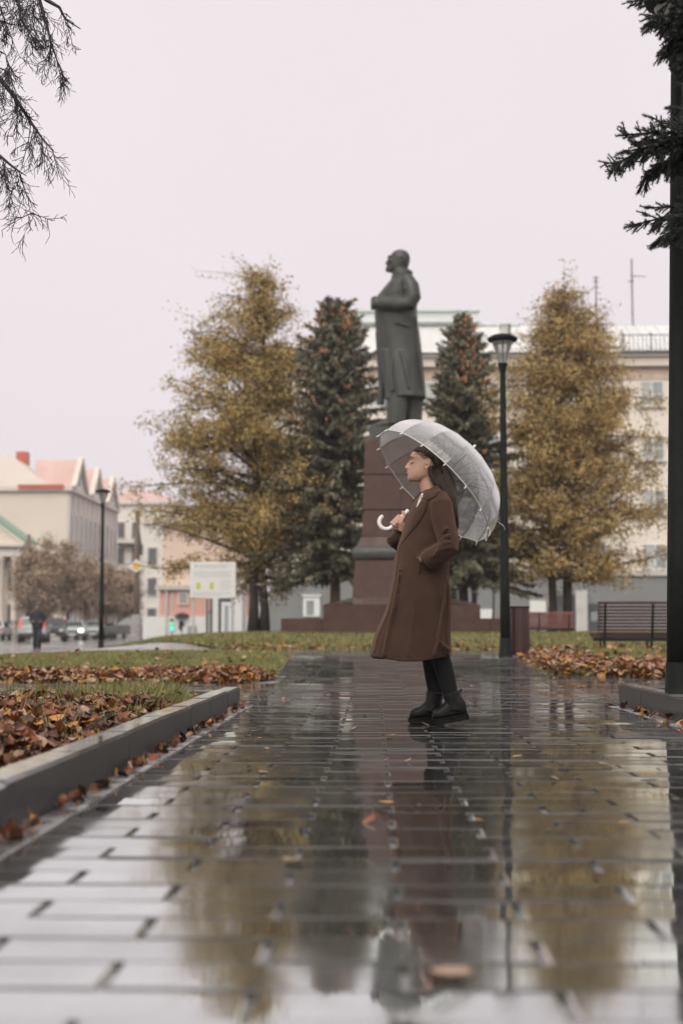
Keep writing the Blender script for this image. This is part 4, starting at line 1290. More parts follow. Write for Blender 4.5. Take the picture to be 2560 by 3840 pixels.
# near sleeve (towards us): shoulder, elbow, fist at the lapel; far arm hangs with the fist at the chest
limb_(q, [S(1520,1062,-.5), S(1538,1095,-.62), S(1545,1135,-.68), S(1532,1160,-.68), S(1490,1160,-.64), S(1445,1155,-.56), S(1425,1154,-.5)], [.19,.215,.215,.21,.2,.18,.175])
limb_(q, [S(1520,1062,.5), S(1535,1120,.62), S(1540,1180,.66), S(1528,1260,.66), S(1515,1330,.62)], [.2,.21,.2,.18,.17])
limb_(q, [S(1515,1330,.62), S(1512,1372,.62)], [.12,.1])
# collar and broad lapels
q.tube([S(1470,1052,-.16), S(1500,1034,-.27), S(1530,1026,-.2), S(1538,1024,0), S(1530,1026,.2), S(1500,1034,.27), S(1470,1052,.16)], .075, 8)
q.tube([S(1474,1050,-.2), S(1448,1088,-.3), S(1420,1122,-.3), S(1410,1150,-.24)], [.05,.085,.08,.04], 8, flat=.6)
q.tube([S(1474,1050,.2), S(1448,1088,.3), S(1420,1122,.3), S(1410,1150,.24)], [.05,.085,.08,.04], 8, flat=.6)
q.tube([S(1478,1226,-.57), S(1540,1240,-.55)], .03, 6)      # pocket welt
q.tube([S(1500,1330,-.53), S(1520,1400,-.56), S(1532,1470,-.57)], [.03,.06,.04], 6)
q.tube([S(1556,1200,-.4), S(1566,1300,-.42), S(1578,1400,-.44), S(1586,1470,-.45)], [.03,.05,.05,.04], 6)
q.tube([S(1470,1300,-.5), S(1466,1400,-.52), S(1470,1480,-.54)], [.02,.05,.05], 6)
q.tube([S(1558,1120,-.66), S(1528,1112,-.79), S(1498,1098,-.72)], [.03,.035,.02], 6)
q.tube([S(1548,1146,-.78), S(1512,1138,-.82), S(1490,1142,-.78)], [.03,.04,.02], 6)
# fist gripping the lapel: palm, four fingers and thumb
q.ball(S(1413,1152,-.46), (.15,.13,.14))
for i in range(4):
    b0 = S(1402, 1139+i*9.5, -.42); q.tube([b0+Vector((.06,-.02,0)), b0+Vector((-.055,0,0)), b0+Vector((-.06,.1,0)), b0+Vector((.02,.14,-.01))], [.042,.042,.04,.034], 8)
q.tube([S(1420,1138,-.52), S(1406,1131,-.5), S(1394,1134,-.44)], [.045,.042,.032], 8)
# neck
q.tube([S(1503,1040,0), S(1500,1012,0)], [.24,.23], 14)
# skull, face, beard
loft_levels(q, S, [(1021,1452,1476,.07,0,0,0),(1014,1452,1520,.17,0,0,0),(1006,1455,1528,.215,0,0,0),(996,1458,1532,.235,0,0,0),(985,1459,1535,.25,0,0,0),(972,1459,1537,.262,0,0,0),(962,1461,1536,.265,0,0,0),(952,1467,1532,.25,0,0,0),(944,1476,1523,.2,0,0,0),(939,1486,1510,.11,0,0,0)], 26, 2.1)
q.tube([S(1461,968,0), S(1455,978,0), S(1450,986,0), S(1458,990,0)], [.03,.04,.052,.035], 8)      # nose
q.tube([S(1456,994,-.12), S(1452,991,-.05), S(1451,991,.05), S(1456,994,.12)], [.02,.035,.035,.02], 7)      # moustache
q.tube([S(1462,1004,0), S(1452,1012,0), S(1449,1021,0)], [.1,.075,.02], 9)      # pointed beard
q.tube([S(1461,966,-.17), S(1457,964,-.08), S(1457,964,.08), S(1461,966,.17)], [.02,.036,.036,.02], 7)     # brow
for sy in (-1, 1):
    q.tube([S(1500,975,.245*sy), S(1509,970,.285*sy), S(1514,980,.28*sy), S(1506,992,.25*sy)], [.03,.035,.035,.025], 7)   # ear
    q.ball(S(1464,981,.14*sy), (.07,.06,.06))      # cheek bone
stm = remeshed(q, .019, 1, .5, m_bronze, 'figure')
obj('figure', stm, st_)
# ================================================================== street furniture and vehicles
m_pole = M('black green painted steel', (.012,.015,.013), .62, .3, 10, .2, 60, spec=.15)
m_lglass = glass_mat('frosted lamp glass', (.97,.98,.98), 0.0)
_n = m_lglass.node_tree.nodes; _l = m_lglass.node_tree.links
_tl = _n.new('ShaderNodeBsdfTranslucent'); _tl.inputs[0].default_value = (.9,.9,.9,1)
_ms = _n.new('ShaderNodeMixShader'); _ms.inputs[0].default_value = .38
_src = _n['Material Output'].inputs['Surface'].links[0].from_socket
_l.new(_src, _ms.inputs[1]); _l.new(_tl.outputs[0], _ms.inputs[2]); _l.new(_ms.outputs[0], _n['Material Output'].inputs['Surface'])
m_lampw = M('lamp underside white', (.7,.68,.66), .4, .05, 4)
def lamp(name, loc, label, H=4.62, lean=0.0):
    t_ = thing(name, loc, label, 'street lamp', group='park lamps')
    t_.rotation_euler = (0, lean, 0)
    part('base', m_pole, t_, lambda q: q.lathe([(.10,-.2),(.10,.02),(.09,.05),(.082,.25)], 18, caps=False), True)
    part('pole', m_pole, t_, lambda q: q.lathe([(.078,.2),(.072,1.0),(.062,1.9),(.043,H-.55),(.034,H-.42)], 18), True)
    part('collar', m_pole, t_, lambda q: q.lathe([(.034,H-.55),(.05,H-.50),(.055,H-.44),(.075,H-.40),(.078,H-.375),(.05,H-.37)], 18), True)
    part('glass_cone', m_lglass, t_, lambda q: q.lathe([(.062,H-.37),(.085,H-.26),(.125,H-.13),(.165,H-.045)], 24, caps=False), True)
    part('lamp_tube', m_lampw, t_, lambda q: q.lathe([(.012,H-.37),(.012,H-.06)], 8))
    for k in range(3):
        a = k*2.094+.5
        part('rod', m_pole, t_, lambda q: q.tube([(.065*math.cos(a), .065*math.sin(a), H-.37), (.09*math.cos(a), .09*math.sin(a), H-.25), (.17*math.cos(a), .17*math.sin(a), H-.04)], .006, 6))
    dsh = part('hood', m_pole, t_, lambda q: q.lathe([(.16,H-.05),(.215,H-.035),(.228,H-.005),(.222,H+.012),(.15,H+.05),(.06,H+.072),(.01,H+.078)], 28), True)
    part('reflector', m_lampw, dsh, lambda q: q.lathe([(.01,H-.056),(.158,H-.0555)], 24))
    return t_
p = at(1893, 2365, 21.2); lamp('street_lamp', (p.x, 21.2, T(p.x,21.2)+.03), 'black park lamp on the right lawn beside the litter bin', 4.74)
p = at(2536, 2365, 9.66); lamp('street_lamp', (p.x, 9.66, T(p.x,9.66)+.11), 'nearest black lamp post at the right edge, behind the right kerb', 4.86, R(1.0))
p = at(380, 2365, 42.6); lamp('street_lamp', (p.x, 42.6, T(p.x,42.6)+.04), 'far black lamp on the left lawn tip by the road', 4.72)

# ---- litter bin: vertical timber slats
m_bin = M('dark stained timber', (.045,.018,.014), .4, .3, 14, .4, 50, stretch=(1,1,.2), rand=.15)
Yb = 21.4; p = at(1946, 2365, Yb); bn = thing('litter_bin', (p.x, Yb, T(p.x,Yb)+.02), 'dark brown slatted litter bin at the foot of the lamp post', 'bin')
part('liner', m_pole, bn, lambda q: q.lathe([(.125,.02),(.125,.70)], 16)); 
sl = MB(); sl.bar((0,-.148,0),(0,-.140,.71),.050,.016,up=(0,1,0)); slm = sl.mesh('slat', m_bin)
for k in range(18): obj('slat', slm, bn, None, (0,0,k*2*math.pi/18))
part('rim', m_pole, bn, lambda q: q.lathe([(.16,.70),(.163,.72),(.13,.725),(.12,.70)], 24))

# ---- benches
m_slat = M('wet dark bench slat', (.05,.022,.020), .22, .25, 10, .2, 60, stretch=(.2,1,1), rand=.1)
m_slat2 = M('red brown bench slat', (.24,.10,.085), .35, .2, 10, .2, 60, rand=.1)
def bench(loc, label, width, mat, rz=0.0, H=.82, zseat=.24, ns=9, legs=2):
    """seen from behind: the back of slats towards the camera"""
    t_ = thing('park_bench', loc, label, 'bench', rz)
    W2 = width/2
    z0 = zseat+.05
    top = MB(); top.cbox(-W2, W2, -.02-.10, .03-.10, H-.045, H, .008); top.build('top_rail', mat, t_)
    for k in range(ns):
        u = k/(ns-1)
        z = z0 + (H-.10-z0)*u; y = .02-.10*u
        q = MB(); q.cbox(-W2, W2, y-.013, y+.013, z, z+.032, .005); q.build('back_slat', mat, t_)
    for k in range(6):
        q = MB(); q.cbox(-W2-.06, W2+.06, .05+k*.075, .105+k*.075, zseat-.02+.012*k, zseat+.012+.012*k, .005); q.build('seat_slat', mat, t_)
    q = MB(); q.box(-W2-.06, W2+.06, .0, .05, zseat-.06, zseat-.015); q.build('seat_rail', m_pole, t_)
    xs_ = [-W2+.12+(width-.24)*k/(legs) for k in range(legs+1)]
    for x in xs_:
        q = MB(); q.bar((x, .035, zseat-.03), (x, -.085, H-.03), .045, .035, up=(1,0,0)); q.build('back_post', m_pole, t_)
        for (ya, yb) in ((.04, -.10), (.09,.20), (.45,.52)):
            q = MB(); q.tube([(x-.08 if False else x, ya, zseat-.03), (x+(yb-ya)*.1, yb, -.06)], .014, 8); q.build('leg', m_pole, t_)
        q = MB(); q.bar((x, .0, zseat-.05), (x, .5, zseat-.0), .03, .03); q.build('seat_bearer', m_pole, t_)
    return t_
Yn = 22.9
pa = at(2238, 2365, Yn); wn = 1.75
bench((pa.x+wn/2, Yn, T(pa.x,Yn)+.03), 'dark bench seen from behind right of the litter bin', wn, m_slat, H=.80, zseat=.23, ns=9)
Yn = 40.0
pa = at(2148, 2365, Yn)
bench((pa.x-.95, Yn, T(pa.x,Yn)-.02), 'red brown slatted bench behind the litter bin', 1.9, m_slat2, H=.66, zseat=.22, ns=8)

# ---- notice board on posts
Yd = 41.5; p = at(800, 2365, Yd); zb_ = T(p.x, Yd)
nb = thing('notice_board', (p.x, Yd, zb_), 'white notice board with two lime squares before the white kiosk', 'notice board')
def nx_(px): return at(px, 2200, Yd).x-p.x
def nz_(py): return at(800, py, Yd).z-zb_
m_boardw = M('white board', (.74,.74,.735), .5, .04, 2); m_lime = M('lime print', (.55,.56,.10), .5, .05, 2); m_bluep = M('blue print', (.10,.33,.42), .5, .05, 2); m_greyp = M('grey print', (.55,.55,.55), .5, .05, 2)
bd = part('board', m_boardw, nb, lambda q: q.cbox(nx_(713), nx_(884), -.03, .03, nz_(2241), nz_(2108), .02))
for a, b in ((737, 752), (788, 802)): part('lime_square', m_lime, bd, lambda q: q.box(nx_(a), nx_(b), -.036, -.031, nz_(2210), nz_(2184)))
part('emblem', m_bluep, bd, lambda q: q.add([(nx_(732),-.036,nz_(2122)),(nx_(735),-.036,nz_(2131)),(nx_(738),-.036,nz_(2122)),(nx_(735),-.036,nz_(2113))], [(0,1,2,3)]))
for i, (a, b, c) in enumerate(((745,870,2119),(745,850,2127),(725,868,2145),(725,860,2153),(725,866,2161),(824,870,2180),(824,866,2190),(824,870,2200),(824,860,2210),(725,868,2224),(725,840,2231))):
    part('printed_line', m_greyp, bd, lambda q: q.box(nx_(a), nx_(b), -.034, -.031, nz_(c)-.012, nz_(c)+.012))
for a in (725, 870): part('post', m_greyp, nb, lambda q: q.tube([(nx_(a), .04, -.3), (nx_(a), .04, nz_(2115))], .035, 8))

# ---- white kiosk behind the board
Yk = 70; p = at(838, 2365, Yk); zk = T(p.x, Yk)
ki = thing('white_kiosk', (p.x, Yk, zk), 'white kiosk with a glazed door behind the notice board', 'kiosk')
def kx(px): return at(px, 2200, Yk).x-p.x
def kk(py): return at(838, py, Yk).z-zk
m_kiosk = M('kiosk white panel', (.72,.72,.72), .45, .05, 2)
part('wall', m_kiosk, ki, lambda q: q.box(kx(772), kx(908), 0, 2.4, -.2, kk(2150)))
part('roof', m_kiosk, ki, lambda q: q.box(kx(762), kx(916), -.35, 2.6, kk(2150), kk(2138)))
part('dark_panel', m_door, ki, lambda q: q.box(kx(774), kx(782), -.05, -.001, -.1, kk(2244))); part('dark_panel', m_door, ki, lambda q: q.box(kx(788), kx(797), -.05, -.001, -.1, kk(2244)))
part('coral_panel', m_pink, ki, lambda q: q.box(kx(782), kx(788), -.04, -.001, kk(2290), kk(2244)))
part('dark_panel', m_door, ki, lambda q: q.box(kx(820), kx(830), -.05, -.001, -.1, kk(2244))); part('transom', m_door, ki, lambda q: q.box(kx(830), kx(874), -.05, -.001, kk(2256), kk(2244)))
kd = part('door', m_kiosk, ki, lambda q: q.box(kx(832), kx(870), -.07, -.002, .02, kk(2258)))
part('pane', m_pane, kd, lambda q: q.box(kx(843), kx(858), -.08, -.071, .35, kk(2272)))
part('dark_panel', m_door, ki, lambda q: q.box(kx(871), kx(875), -.05, -.001, .1, kk(2272)))

# ---- utility pole with its box and the yellow priority sign, poster column at its foot
m_wood = M('weathered pole', (.16,.11,.09), .8, .2, 6, .4, 30, stretch=(1,1,.2))
Yp = 76; p = at(511, 2365, Yp); zp = T(p.x, Yp)
up = thing('utility_pole', (p.x, Yp, zp), 'tall brown utility pole with a transformer box and yellow diamond sign', 'pole')
def uz(py): return at(511, py, Yp).z-zp
part('pole', m_wood, up, lambda q: q.tube([(0,0,-.2),(0,0,uz(1915))], [.19,.13], 12), True)
part('box', m_dark, up, lambda q: (q.cbox(.05,.3,-.22,.1,uz(2082),uz(2040),.03), q.tube([(.16,-.1,uz(2040)),(.12,-.1,uz(2000)),(.05,-.08,uz(1990))], [.09,.06,.05], 8)))
sg = part('sign_plate', m_white, up, lambda q: q.prism([(-.37,-.22,uz(2123)),(0,-.22,uz(2123)-.37),(.37,-.22,uz(2123)),(0,-.22,uz(2123)+.37)], (0,.03,0)))
part('sign_face', m_yellow, sg, lambda q: q.prism([(-.25,-.23,uz(2123)),(0,-.23,uz(2123)-.25),(.25,-.23,uz(2123)),(0,-.23,uz(2123)+.25)], (0,.008,0)))
part('foot', M('concrete foot with torn bills', (.36,.34,.33), .8, .4, 8, .5, 20), up, lambda q: q.tube([(0,0,-.2),(0,0,uz(2345)),(0,0,uz(2305))], [.33,.31,.24], 10))
# second pole, further left
Yq = 112; p = at(104, 2365, Yq); q2 = thing('utility_pole', (p.x, Yq, -.1), 'slim brown pole before the columned house', 'pole')
part('pole', m_wood, q2, lambda q: q.tube([(0,0,0),(0,0,at(104,2005,Yq).z+.1)], [.22,.13], 10), True)
part('cross_arm', m_concrete, q2, lambda q: q.bar((-.35,-.15,at(104,2108,Yq).z+.1),(.35,-.15,at(104,2108,Yq).z+.1),.2,.3))

# ---- traffic signal with its green lamp lit
m_green = M('green signal', (.0,.4,.35), .4, .0, 1, emit=(.05,1.0,.82), estr=.7); m_green2 = M('pale green signal', (.1,.5,.3), .4, 0, 1, emit=(.35,.9,.55), estr=.35)
Yt = 92; p = at(646, 2365, Yt); tl = thing('traffic_signal', (p.x, Yt, -.08), 'traffic signal with a lit green lamp left of the black umbrella', 'traffic light')
def tz(py): return at(646, py, Yt).z+.08
part('post', m_concrete, tl, lambda q: q.tube([(-.05,.12,0),(-.05,.12,tz(2225))], .07, 8))
hs_ = part('housing', m_concrete, tl, lambda q: q.cbox(-.2,.22,-.1,.05,tz(2372),tz(2318),.04))
for py, mm in ((2357, m_green), (2340, m_green2)): part('lens', mm, hs_, lambda q: q.ball((0,-.11,tz(py)), (.145,.05,.145), 14, 8))
part('lens', M('dark lens', (.05,.03,.02), .3, .1, 3), hs_, lambda q: q.ball((0,-.11,tz(2325)), (.12,.05,.1), 14, 8))

# ---- cars
m_tyre = M('tyre', (.015,.015,.015), .7, .2, 8); m_rim = M('wheel rim', (.35,.35,.36), .35, .1, 8, metal=.6)
m_cglass = M('car glass', (.03,.035,.04), .06, .3, 1, spec=.8); m_tail = M('tail lamp', (.55,.03,.02), .2, .1, 5, emit=(1.0,.06,.03), estr=.08)
m_head = M('head lamp lit', (.9,.9,.85), .2, .02, 5, emit=(1.0,.95,.85), estr=5.0); m_headoff = M('head lamp', (.6,.6,.6), .1, .1, 5)
m_plate = M('number plate', (.72,.72,.72), .5, .03, 4); m_trim = M('black plastic', (.02,.02,.02), .5, .2, 8)
wheel_t = MB(); wheel_t.lathe([(.19,-.1),(.29,-.1),(.315,-.07),(.315,.07),(.29,.1),(.19,.1)], 20); wheel_tm = wheel_t.mesh('tyre', m_tyre, True)
wheel_r = MB(); wheel_r.lathe([(.02,-.085),(.18,-.08),(.2,-.1),(.2,.1),(.18,.08),(.02,.085)], 16); wheel_rm = wheel_r.mesh('rim', m_rim)
def car(loc, rz, label, col, kind='hatch', lit=False, group='cars on the far road'):
    """local +Y is the car's front"""
    t_ = thing('car', loc, label, 'car', rz, group)
    paint = M('paint '+label[:12], col, .22, .06, 1, coat=.5, rvar=.05)
    if kind == 'hatch':
        side = [(-2.0,.42),(-2.05,.62),(-2.02,.95),(-1.9,1.02),(-1.72,1.48),(-1.5,1.55),(.1,1.56),(.85,1.08),(1.85,.92),(2.02,.72),(2.03,.42)]
        gl = [(-1.62,1.06),(-1.55,1.44),(-.05,1.46),(.62,1.06)]
    elif kind == 'suv':
        side = [(-2.1,.45),(-2.15,.75),(-2.1,1.1),(-1.9,1.68),(-1.6,1.75),(.2,1.76),(.95,1.2),(2.0,1.06),(2.15,.8),(2.15,.45)]
        gl = [(-1.85,1.2),(-1.65,1.62),(.1,1.64),(.75,1.2)]
    else:
        side = [(-2.15,.42),(-2.2,.65),(-2.15,.92),(-1.5,1.0),(-1.0,1.4),(-.6,1.45),(.3,1.45),(1.0,.98),(2.0,.85),(2.18,.65),(2.18,.42)]
        gl = [(-1.25,1.02),(-.92,1.36),(.22,1.38),(.8,1.0)]
    W_ = .84
    q = MB(); rings = []
    for f, wv in ((0, .80), (.04, .85), (.5, .87), (.96, .85), (1.0, .80)):
        pass
    n = len(side)
    cz_ = .85
    def xw(z, k): return W_*k*(1.0 if z < 1.0 else 1.0-.27*(z-1.0)/.6)
    v = []
    ks = (-1, -.93, .93, 1)
    for k in ks:
        for (y, z) in side:
            ins = .06 if abs(k) == 1 else 0
            v.append((xw(z, k), y*(1-ins*.4), z-(ins*.5 if z > 1.2 else 0)+(ins*.3 if z < .5 else 0)))
    f = []
    for a in range(3):
        for i in range(n):
            j = (i+1) % n; f.append((a*n+i, a*n+j, (a+1)*n+j, (a+1)*n+i))
    f.append(tuple(range(n-1,-1,-1))); f.append(tuple(range(3*n, 4*n)))
    q.add(v, f); q.build('body', paint, t_)
    for sg in (-1, 1):
        q = MB(); pts = [(sg*(xw(z, 1)+.004), y, z-.02) for (y, z) in gl]
        q.prism(pts, (sg*.008, 0, 0)); q.build('side_window', m_cglass, t_)
    # rear and front screens laid on the sloping panels
    def screen(a, b, name, mat, out, inset=.1, u0=.1, u1=.92):
        (ya, za), (yb, zb) = a, b
        P = lambda u, sx: (sx*(xw(za+(zb-za)*u, 1)-inset), ya+(yb-ya)*u+out[0], za+(zb-za)*u+out[1])
        q = MB(); q.add([P(u0,-1),P(u0,1),P(u1,1),P(u1,-1)], [(0,1,2,3)]); q.build(name, mat, t_)
    ri = 3 if kind != 'suv' else 2
    screen(side[ri], side[ri+1], 'rear_window', m_cglass, (-.012, .006))
    fi = [i for i in range(n-1) if side[i][1] > 1.35 and side[i+1][1] < 1.25][0]
    screen(side[fi], side[fi+1], 'windscreen', m_cglass, (.012, .012))
    yb_, yf_ = side[1][0], side[-2][0]
    for sg in (-1, 1):
        q = MB()
        if kind == 'hatch': q.prism([(sg*.60, yb_+.02, .92),(sg*.83, yb_+.06, .88),(sg*.75, yb_+.38, 1.46),(sg*.64, yb_+.36, 1.46)], (0,-.035,0))
        else: q.box(min(sg*.55,sg*.82), max(sg*.55,sg*.82), yb_-.02, yb_+.1, .72, .9)
        q.build('tail_lamp', m_tail, t_)
        q = MB(); q.ball((sg*.62, yf_-.02, .74), (.17,.07,.1), 12, 8); q.build('head_lamp', m_head if lit else m_headoff, t_)
        q = MB(); q.ball((sg*(W_+.08), .62, 1.05), (.09,.06,.07), 8, 6); q.build('mirror', paint, t_)
    q = MB(); q.box(-.78,.78, yb_-.03, yb_+.1, .36, .56); q.build('rear_bumper', m_trim, t_)
    q = MB(); q.box(-.78,.78, yf_-.1, yf_+.03, .34, .52); q.build('front_bumper', m_trim, t_)
    q = MB(); q.box(-.45,.45, yf_-.05, yf_+.012, .58, .74); q.build('grille', m_trim, t_)
    q = MB(); q.box(-.26,.26, yb_-.05, yb_-.031, .62, .73); q.build('number_plate', m_plate, t_)
    q = MB(); q.box(-.26,.26, yf_+.031, yf_+.045, .40, .51); q.build('number_plate', m_plate, t_)
    for sx in (-1, 1):
        for yy in (-1.3, 1.3):
            w_ = obj('wheel', wheel_tm, t_, (sx*.76, yy, .315), (0, math.pi/2, 0)); obj('rim', wheel_rm, w_)
    return t_
def cat_(px, Y, rz, *a, **k):
    p = at(px, 2365, Y); return car((p.x, Y, T(p.x, Y)-.035), rz, *a, **k)
cat_(130, 87, R(9), 'silver hatchback seen from behind with tall red tail lamps', (.42,.46,.46), 'hatch')
cat_(200, 93, R(190), 'dark car facing us just right of the silver hatchback', (.028,.025,.024), 'hatch')
cat_(277, 103, R(189), 'pale green oncoming car with both headlamps lit', (.50,.55,.53), 'sedan', lit=True)
cat_(322, 122, R(188), 'dark car behind the oncoming car, left of the lamp post', (.10,.085,.085), 'hatch')
cat_(355, 118, R(187), 'pale car left of the far lamp post', (.50,.55,.54), 'hatch')
cat_(398, 128, R(186), 'dark car just right of the far lamp post', (.09,.08,.08), 'sedan')
cat_(478, 118, R(100), 'dark car parked left of the utility pole', (.07,.075,.08), 'suv')
cat_(-14, 104, R(4), 'white car cut by the left edge of the picture', (.62,.66,.65), 'sedan')
# ================================================================== the woman
m_skin = M('skin', (.50,.295,.215), .5, .08, 20, .05, 200)
m_lip = M('lip', (.36,.13,.11), .4, .05, 20)
m_coat = M('brown wool coat', (.046,.026,.019), .92, .22, 7, .5, 420, col2=(.076,.043,.031), spec=.15)
_b = m_coat.node_tree.nodes['Principled BSDF']; _b.inputs['Sheen Weight'].default_value = .38; _b.inputs['Sheen Roughness'].default_value = .45; _b.inputs['Sheen Tint'].default_value = (.62,.40,.28,1)
m_coat_in = M('dark coat lining', (.03,.016,.012), .7, .2, 20)
m_shirt = M('white shirt', (.75,.73,.70), .8, .05, 20)
m_hair = M('dark brown hair', (.016,.010,.007), .55, .5, 30, 1.0, 160, spec=.3, col2=(.048,.028,.019), stretch=(1,1,.06))
m_tights = M('black tights', (.009,.009,.010), .8, .2, 60, spec=.2)
m_boot = M('black leather boot', (.008,.008,.008), .42, .3, 20, .3, 120, rvar=.12, spec=.22)
m_sole = M('black rubber sole', (.008,.008,.008), .75, .2, 30, spec=.12)
m_brow = M('eyebrow', (.035,.02,.014), .7, .1, 30)
m_gold = M('earring', (.6,.4,.15), .25, .05, 20, metal=1.0)
WY = 8.72
wo = gnd(1640, 2716)
wm = thing('person', (at(1640,2716,WY).x, WY, 0), 'woman in a long brown coat and black boots holding a clear umbrella', 'person')
WO = wm.location
def P(px, py, dy=0.0):
    p = at(px, py, WY+dy); return Vector((p.x-WO.x, dy, p.z))

# ---- body: one continuous skin (head, neck, torso, arms, hands, legs)
q = MB()
EAR = P(1597, 1747, 0)
def Hd(dx, dz, dy=0): return EAR + Vector((dx, dy, dz))
# head rings: (z, front, back, half width, superellipse)
prof = [(-.100,-.075,-.035,.028),(-.092,-.104,.000,.042),(-.080,-.113,.030,.052),(-.066,-.112,.045,.060),(-.052,-.112,.055,.064),(-.040,-.111,.066,.067),(-.026,-.108,.078,.069),
        (-.010,-.104,.088,.071),(.010,-.100,.096,.0725),(.028,-.099,.100,.074),(.048,-.100,.101,.0755),(.068,-.096,.098,.0755),(.086,-.085,.090,.071),(.100,-.066,.075,.060),(.110,-.040,.052,.042),(.114,-.012,.025,.018)]
rings = []
for (z, f, b, wv) in prof:
    c = (f+b)/2; rx = (b-f)/2; ring = []
    for k in range(32):
        a = 2*math.pi*k/32; ca, sa = math.cos(a), math.sin(a)
        sq = 2.15; ff = (abs(ca)**sq+abs(sa)**sq)**(-1/sq)
        x = c+rx*ca*ff; y = wv*sa*ff
        if ca < 0:      # narrow the face towards the front
            y *= 1-.15*(-ca)**2*(1 if z < .03 else .7)
        ring.append(Hd(x, z, y))
    rings.append(ring)
q.loft(rings, True)
q.tube([Hd(-.094,.030), Hd(-.106,.014), Hd(-.118,-.003), Hd(-.1225,-.012), Hd(-.112,-.019), Hd(-.100,-.02)], [.007,.009,.0105,.0115,.010,.007], 10)   # nose
for sy in (-1, 1): q.ball(Hd(-.113,-.014,.0105*sy), (.009,.0075,.0075))
q.tube([Hd(-.104,-.034,-.020), Hd(-.1135,-.0335,-.008), Hd(-.1150,-.034,0), Hd(-.1135,-.0335,.008), Hd(-.104,-.034,.020)], [.003,.0052,.0056,.0052,.003], 8)
q.tube([Hd(-.104,-.046,-.018), Hd(-.1125,-.0465,-.008), Hd(-.1140,-.047,0), Hd(-.1125,-.0465,.008), Hd(-.104,-.046,.018)], [.003,.0062,.0066,.0062,.003], 8)
q.ball(Hd(-.104,-.074), (.014,.018,.014))                                        # chin
for sy in (-1, 1):
    q.tube([Hd(-.098,.042,.012*sy), Hd(-.095,.047,.028*sy), Hd(-.08,.044,.046*sy)], [.005,.006,.004], 7)   # brow ridge
    q.ball(Hd(-.082,.020,.030*sy), (.0135,.0125,.0115))                          # closed lid over the eye
    q.tube([Hd(-.006,-.024,.070*sy), Hd(-.012,.002,.0725*sy), Hd(-.004,.026,.076*sy), Hd(.012,.032,.082*sy), Hd(.022,.018,.082*sy), Hd(.016,-.006,.078*sy), Hd(.002,-.026,.071*sy)], [.006,.006,.006,.0065,.0065,.006,.0065], 8)   # ear
    q.tube([Hd(.004,.0,.0735*sy), Hd(.006,.018,.0745*sy)], [.010,.009], 8)
# neck and torso under the coat
q.tube([Hd(-.008,-.05), Hd(.004,-.10), Hd(.020,-.165), P(1625,1880,0)], [.052,.049,.053,.07], 18)
q.tube([P(1622,1872,0), P(1625,1920,0), P(1600,2040,0), P(1590,2160,0), P(1600,2230,0)], [.10,.115,.105,.12,.11], 18)
# arms: near one into the pocket, far one up to the umbrella
q.tube([P(1652,1872,-.15), P(1685,2025,-.22), P(1600,2085,-.20), P(1570,2100,-.19)], [.045,.04,.032,.028], 10)
HG = P(1470, 1953, .10)                # where the far hand closes on the grip
q.tube([P(1640,1872,.15), P(1575,2062,.20), P(1492,1998,.11), P(1478,1975,.095)], [.045,.042,.028,.024], 10)
# legs down to the ankles
q.tube([P(1605,2240,.07), P(1622,2420,.07), P(1630,2500,.065), P(1632,2600,.06), P(1632,2660,.06)], [.075,.052,.046,.034,.032], 14)
q.tube([P(1610,2240,-.07), P(1642,2420,-.07), P(1662,2500,-.06), P(1687,2600,-.05), P(1696,2650,-.05)], [.075,.050,.046,.034,.032], 14)
# umbrella axis, shared by the hand
UC = P(1622, 1825, .10)                # centre of the canopy's rim
UN = Vector((.705*.975, .225, .70*.975)).normalized()
UU = UN
# the far hand: palm behind the grip, four fingers wrapped round it, thumb along the front
gp_ = UC - UN*((UC - P(1468,1953,.10)).dot(UN)); 
palm = gp_ + Vector((.018,.004,-.030))
q.tube([P(1480,1978,.095), palm+Vector((.012,0,-.02)), palm+Vector((.004,-.004,.008)), palm+Vector((-.004,-.006,.03))], [.024,.028,.030,.022], 12, flat=.75)
side_ = UN.cross(Vector((0,1,0))).normalized()     # in the picture plane, across the shaft
toc = Vector((0,-1,0))
for i in range(4):
    c = gp_ + UN*(.031-.0195*i)
    r_ = .021
    ln = (1.0,1.08,1.02,.85)[i]
    pts = []
    for a in (-70, -10, 45, 100, 150, 195*ln):
        t_ = R(a)
        # runs from the palm side over the camera-side front of the grip and round it
        pts.append(c + (-side_*math.cos(t_)*-1.0)*r_*1.0 + toc*math.sin(t_)*r_ - UN*.002*i)
    q.tube(pts, [.0098,.0102,.0100,.0092,.0085,.0072], 8)
q.tube([palm+Vector((.0,-.02,.012)), gp_+UN*.052+toc*.022-side_*.010, gp_+UN*.066+toc*.020+side_*.012, gp_+UN*.070+toc*.012+side_*.024], [.0125,.0115,.0100,.0080], 8)
body_me = remeshed(q, .0046, 3, .45, [m_skin], 'body')
obj('body', body_me, wm)
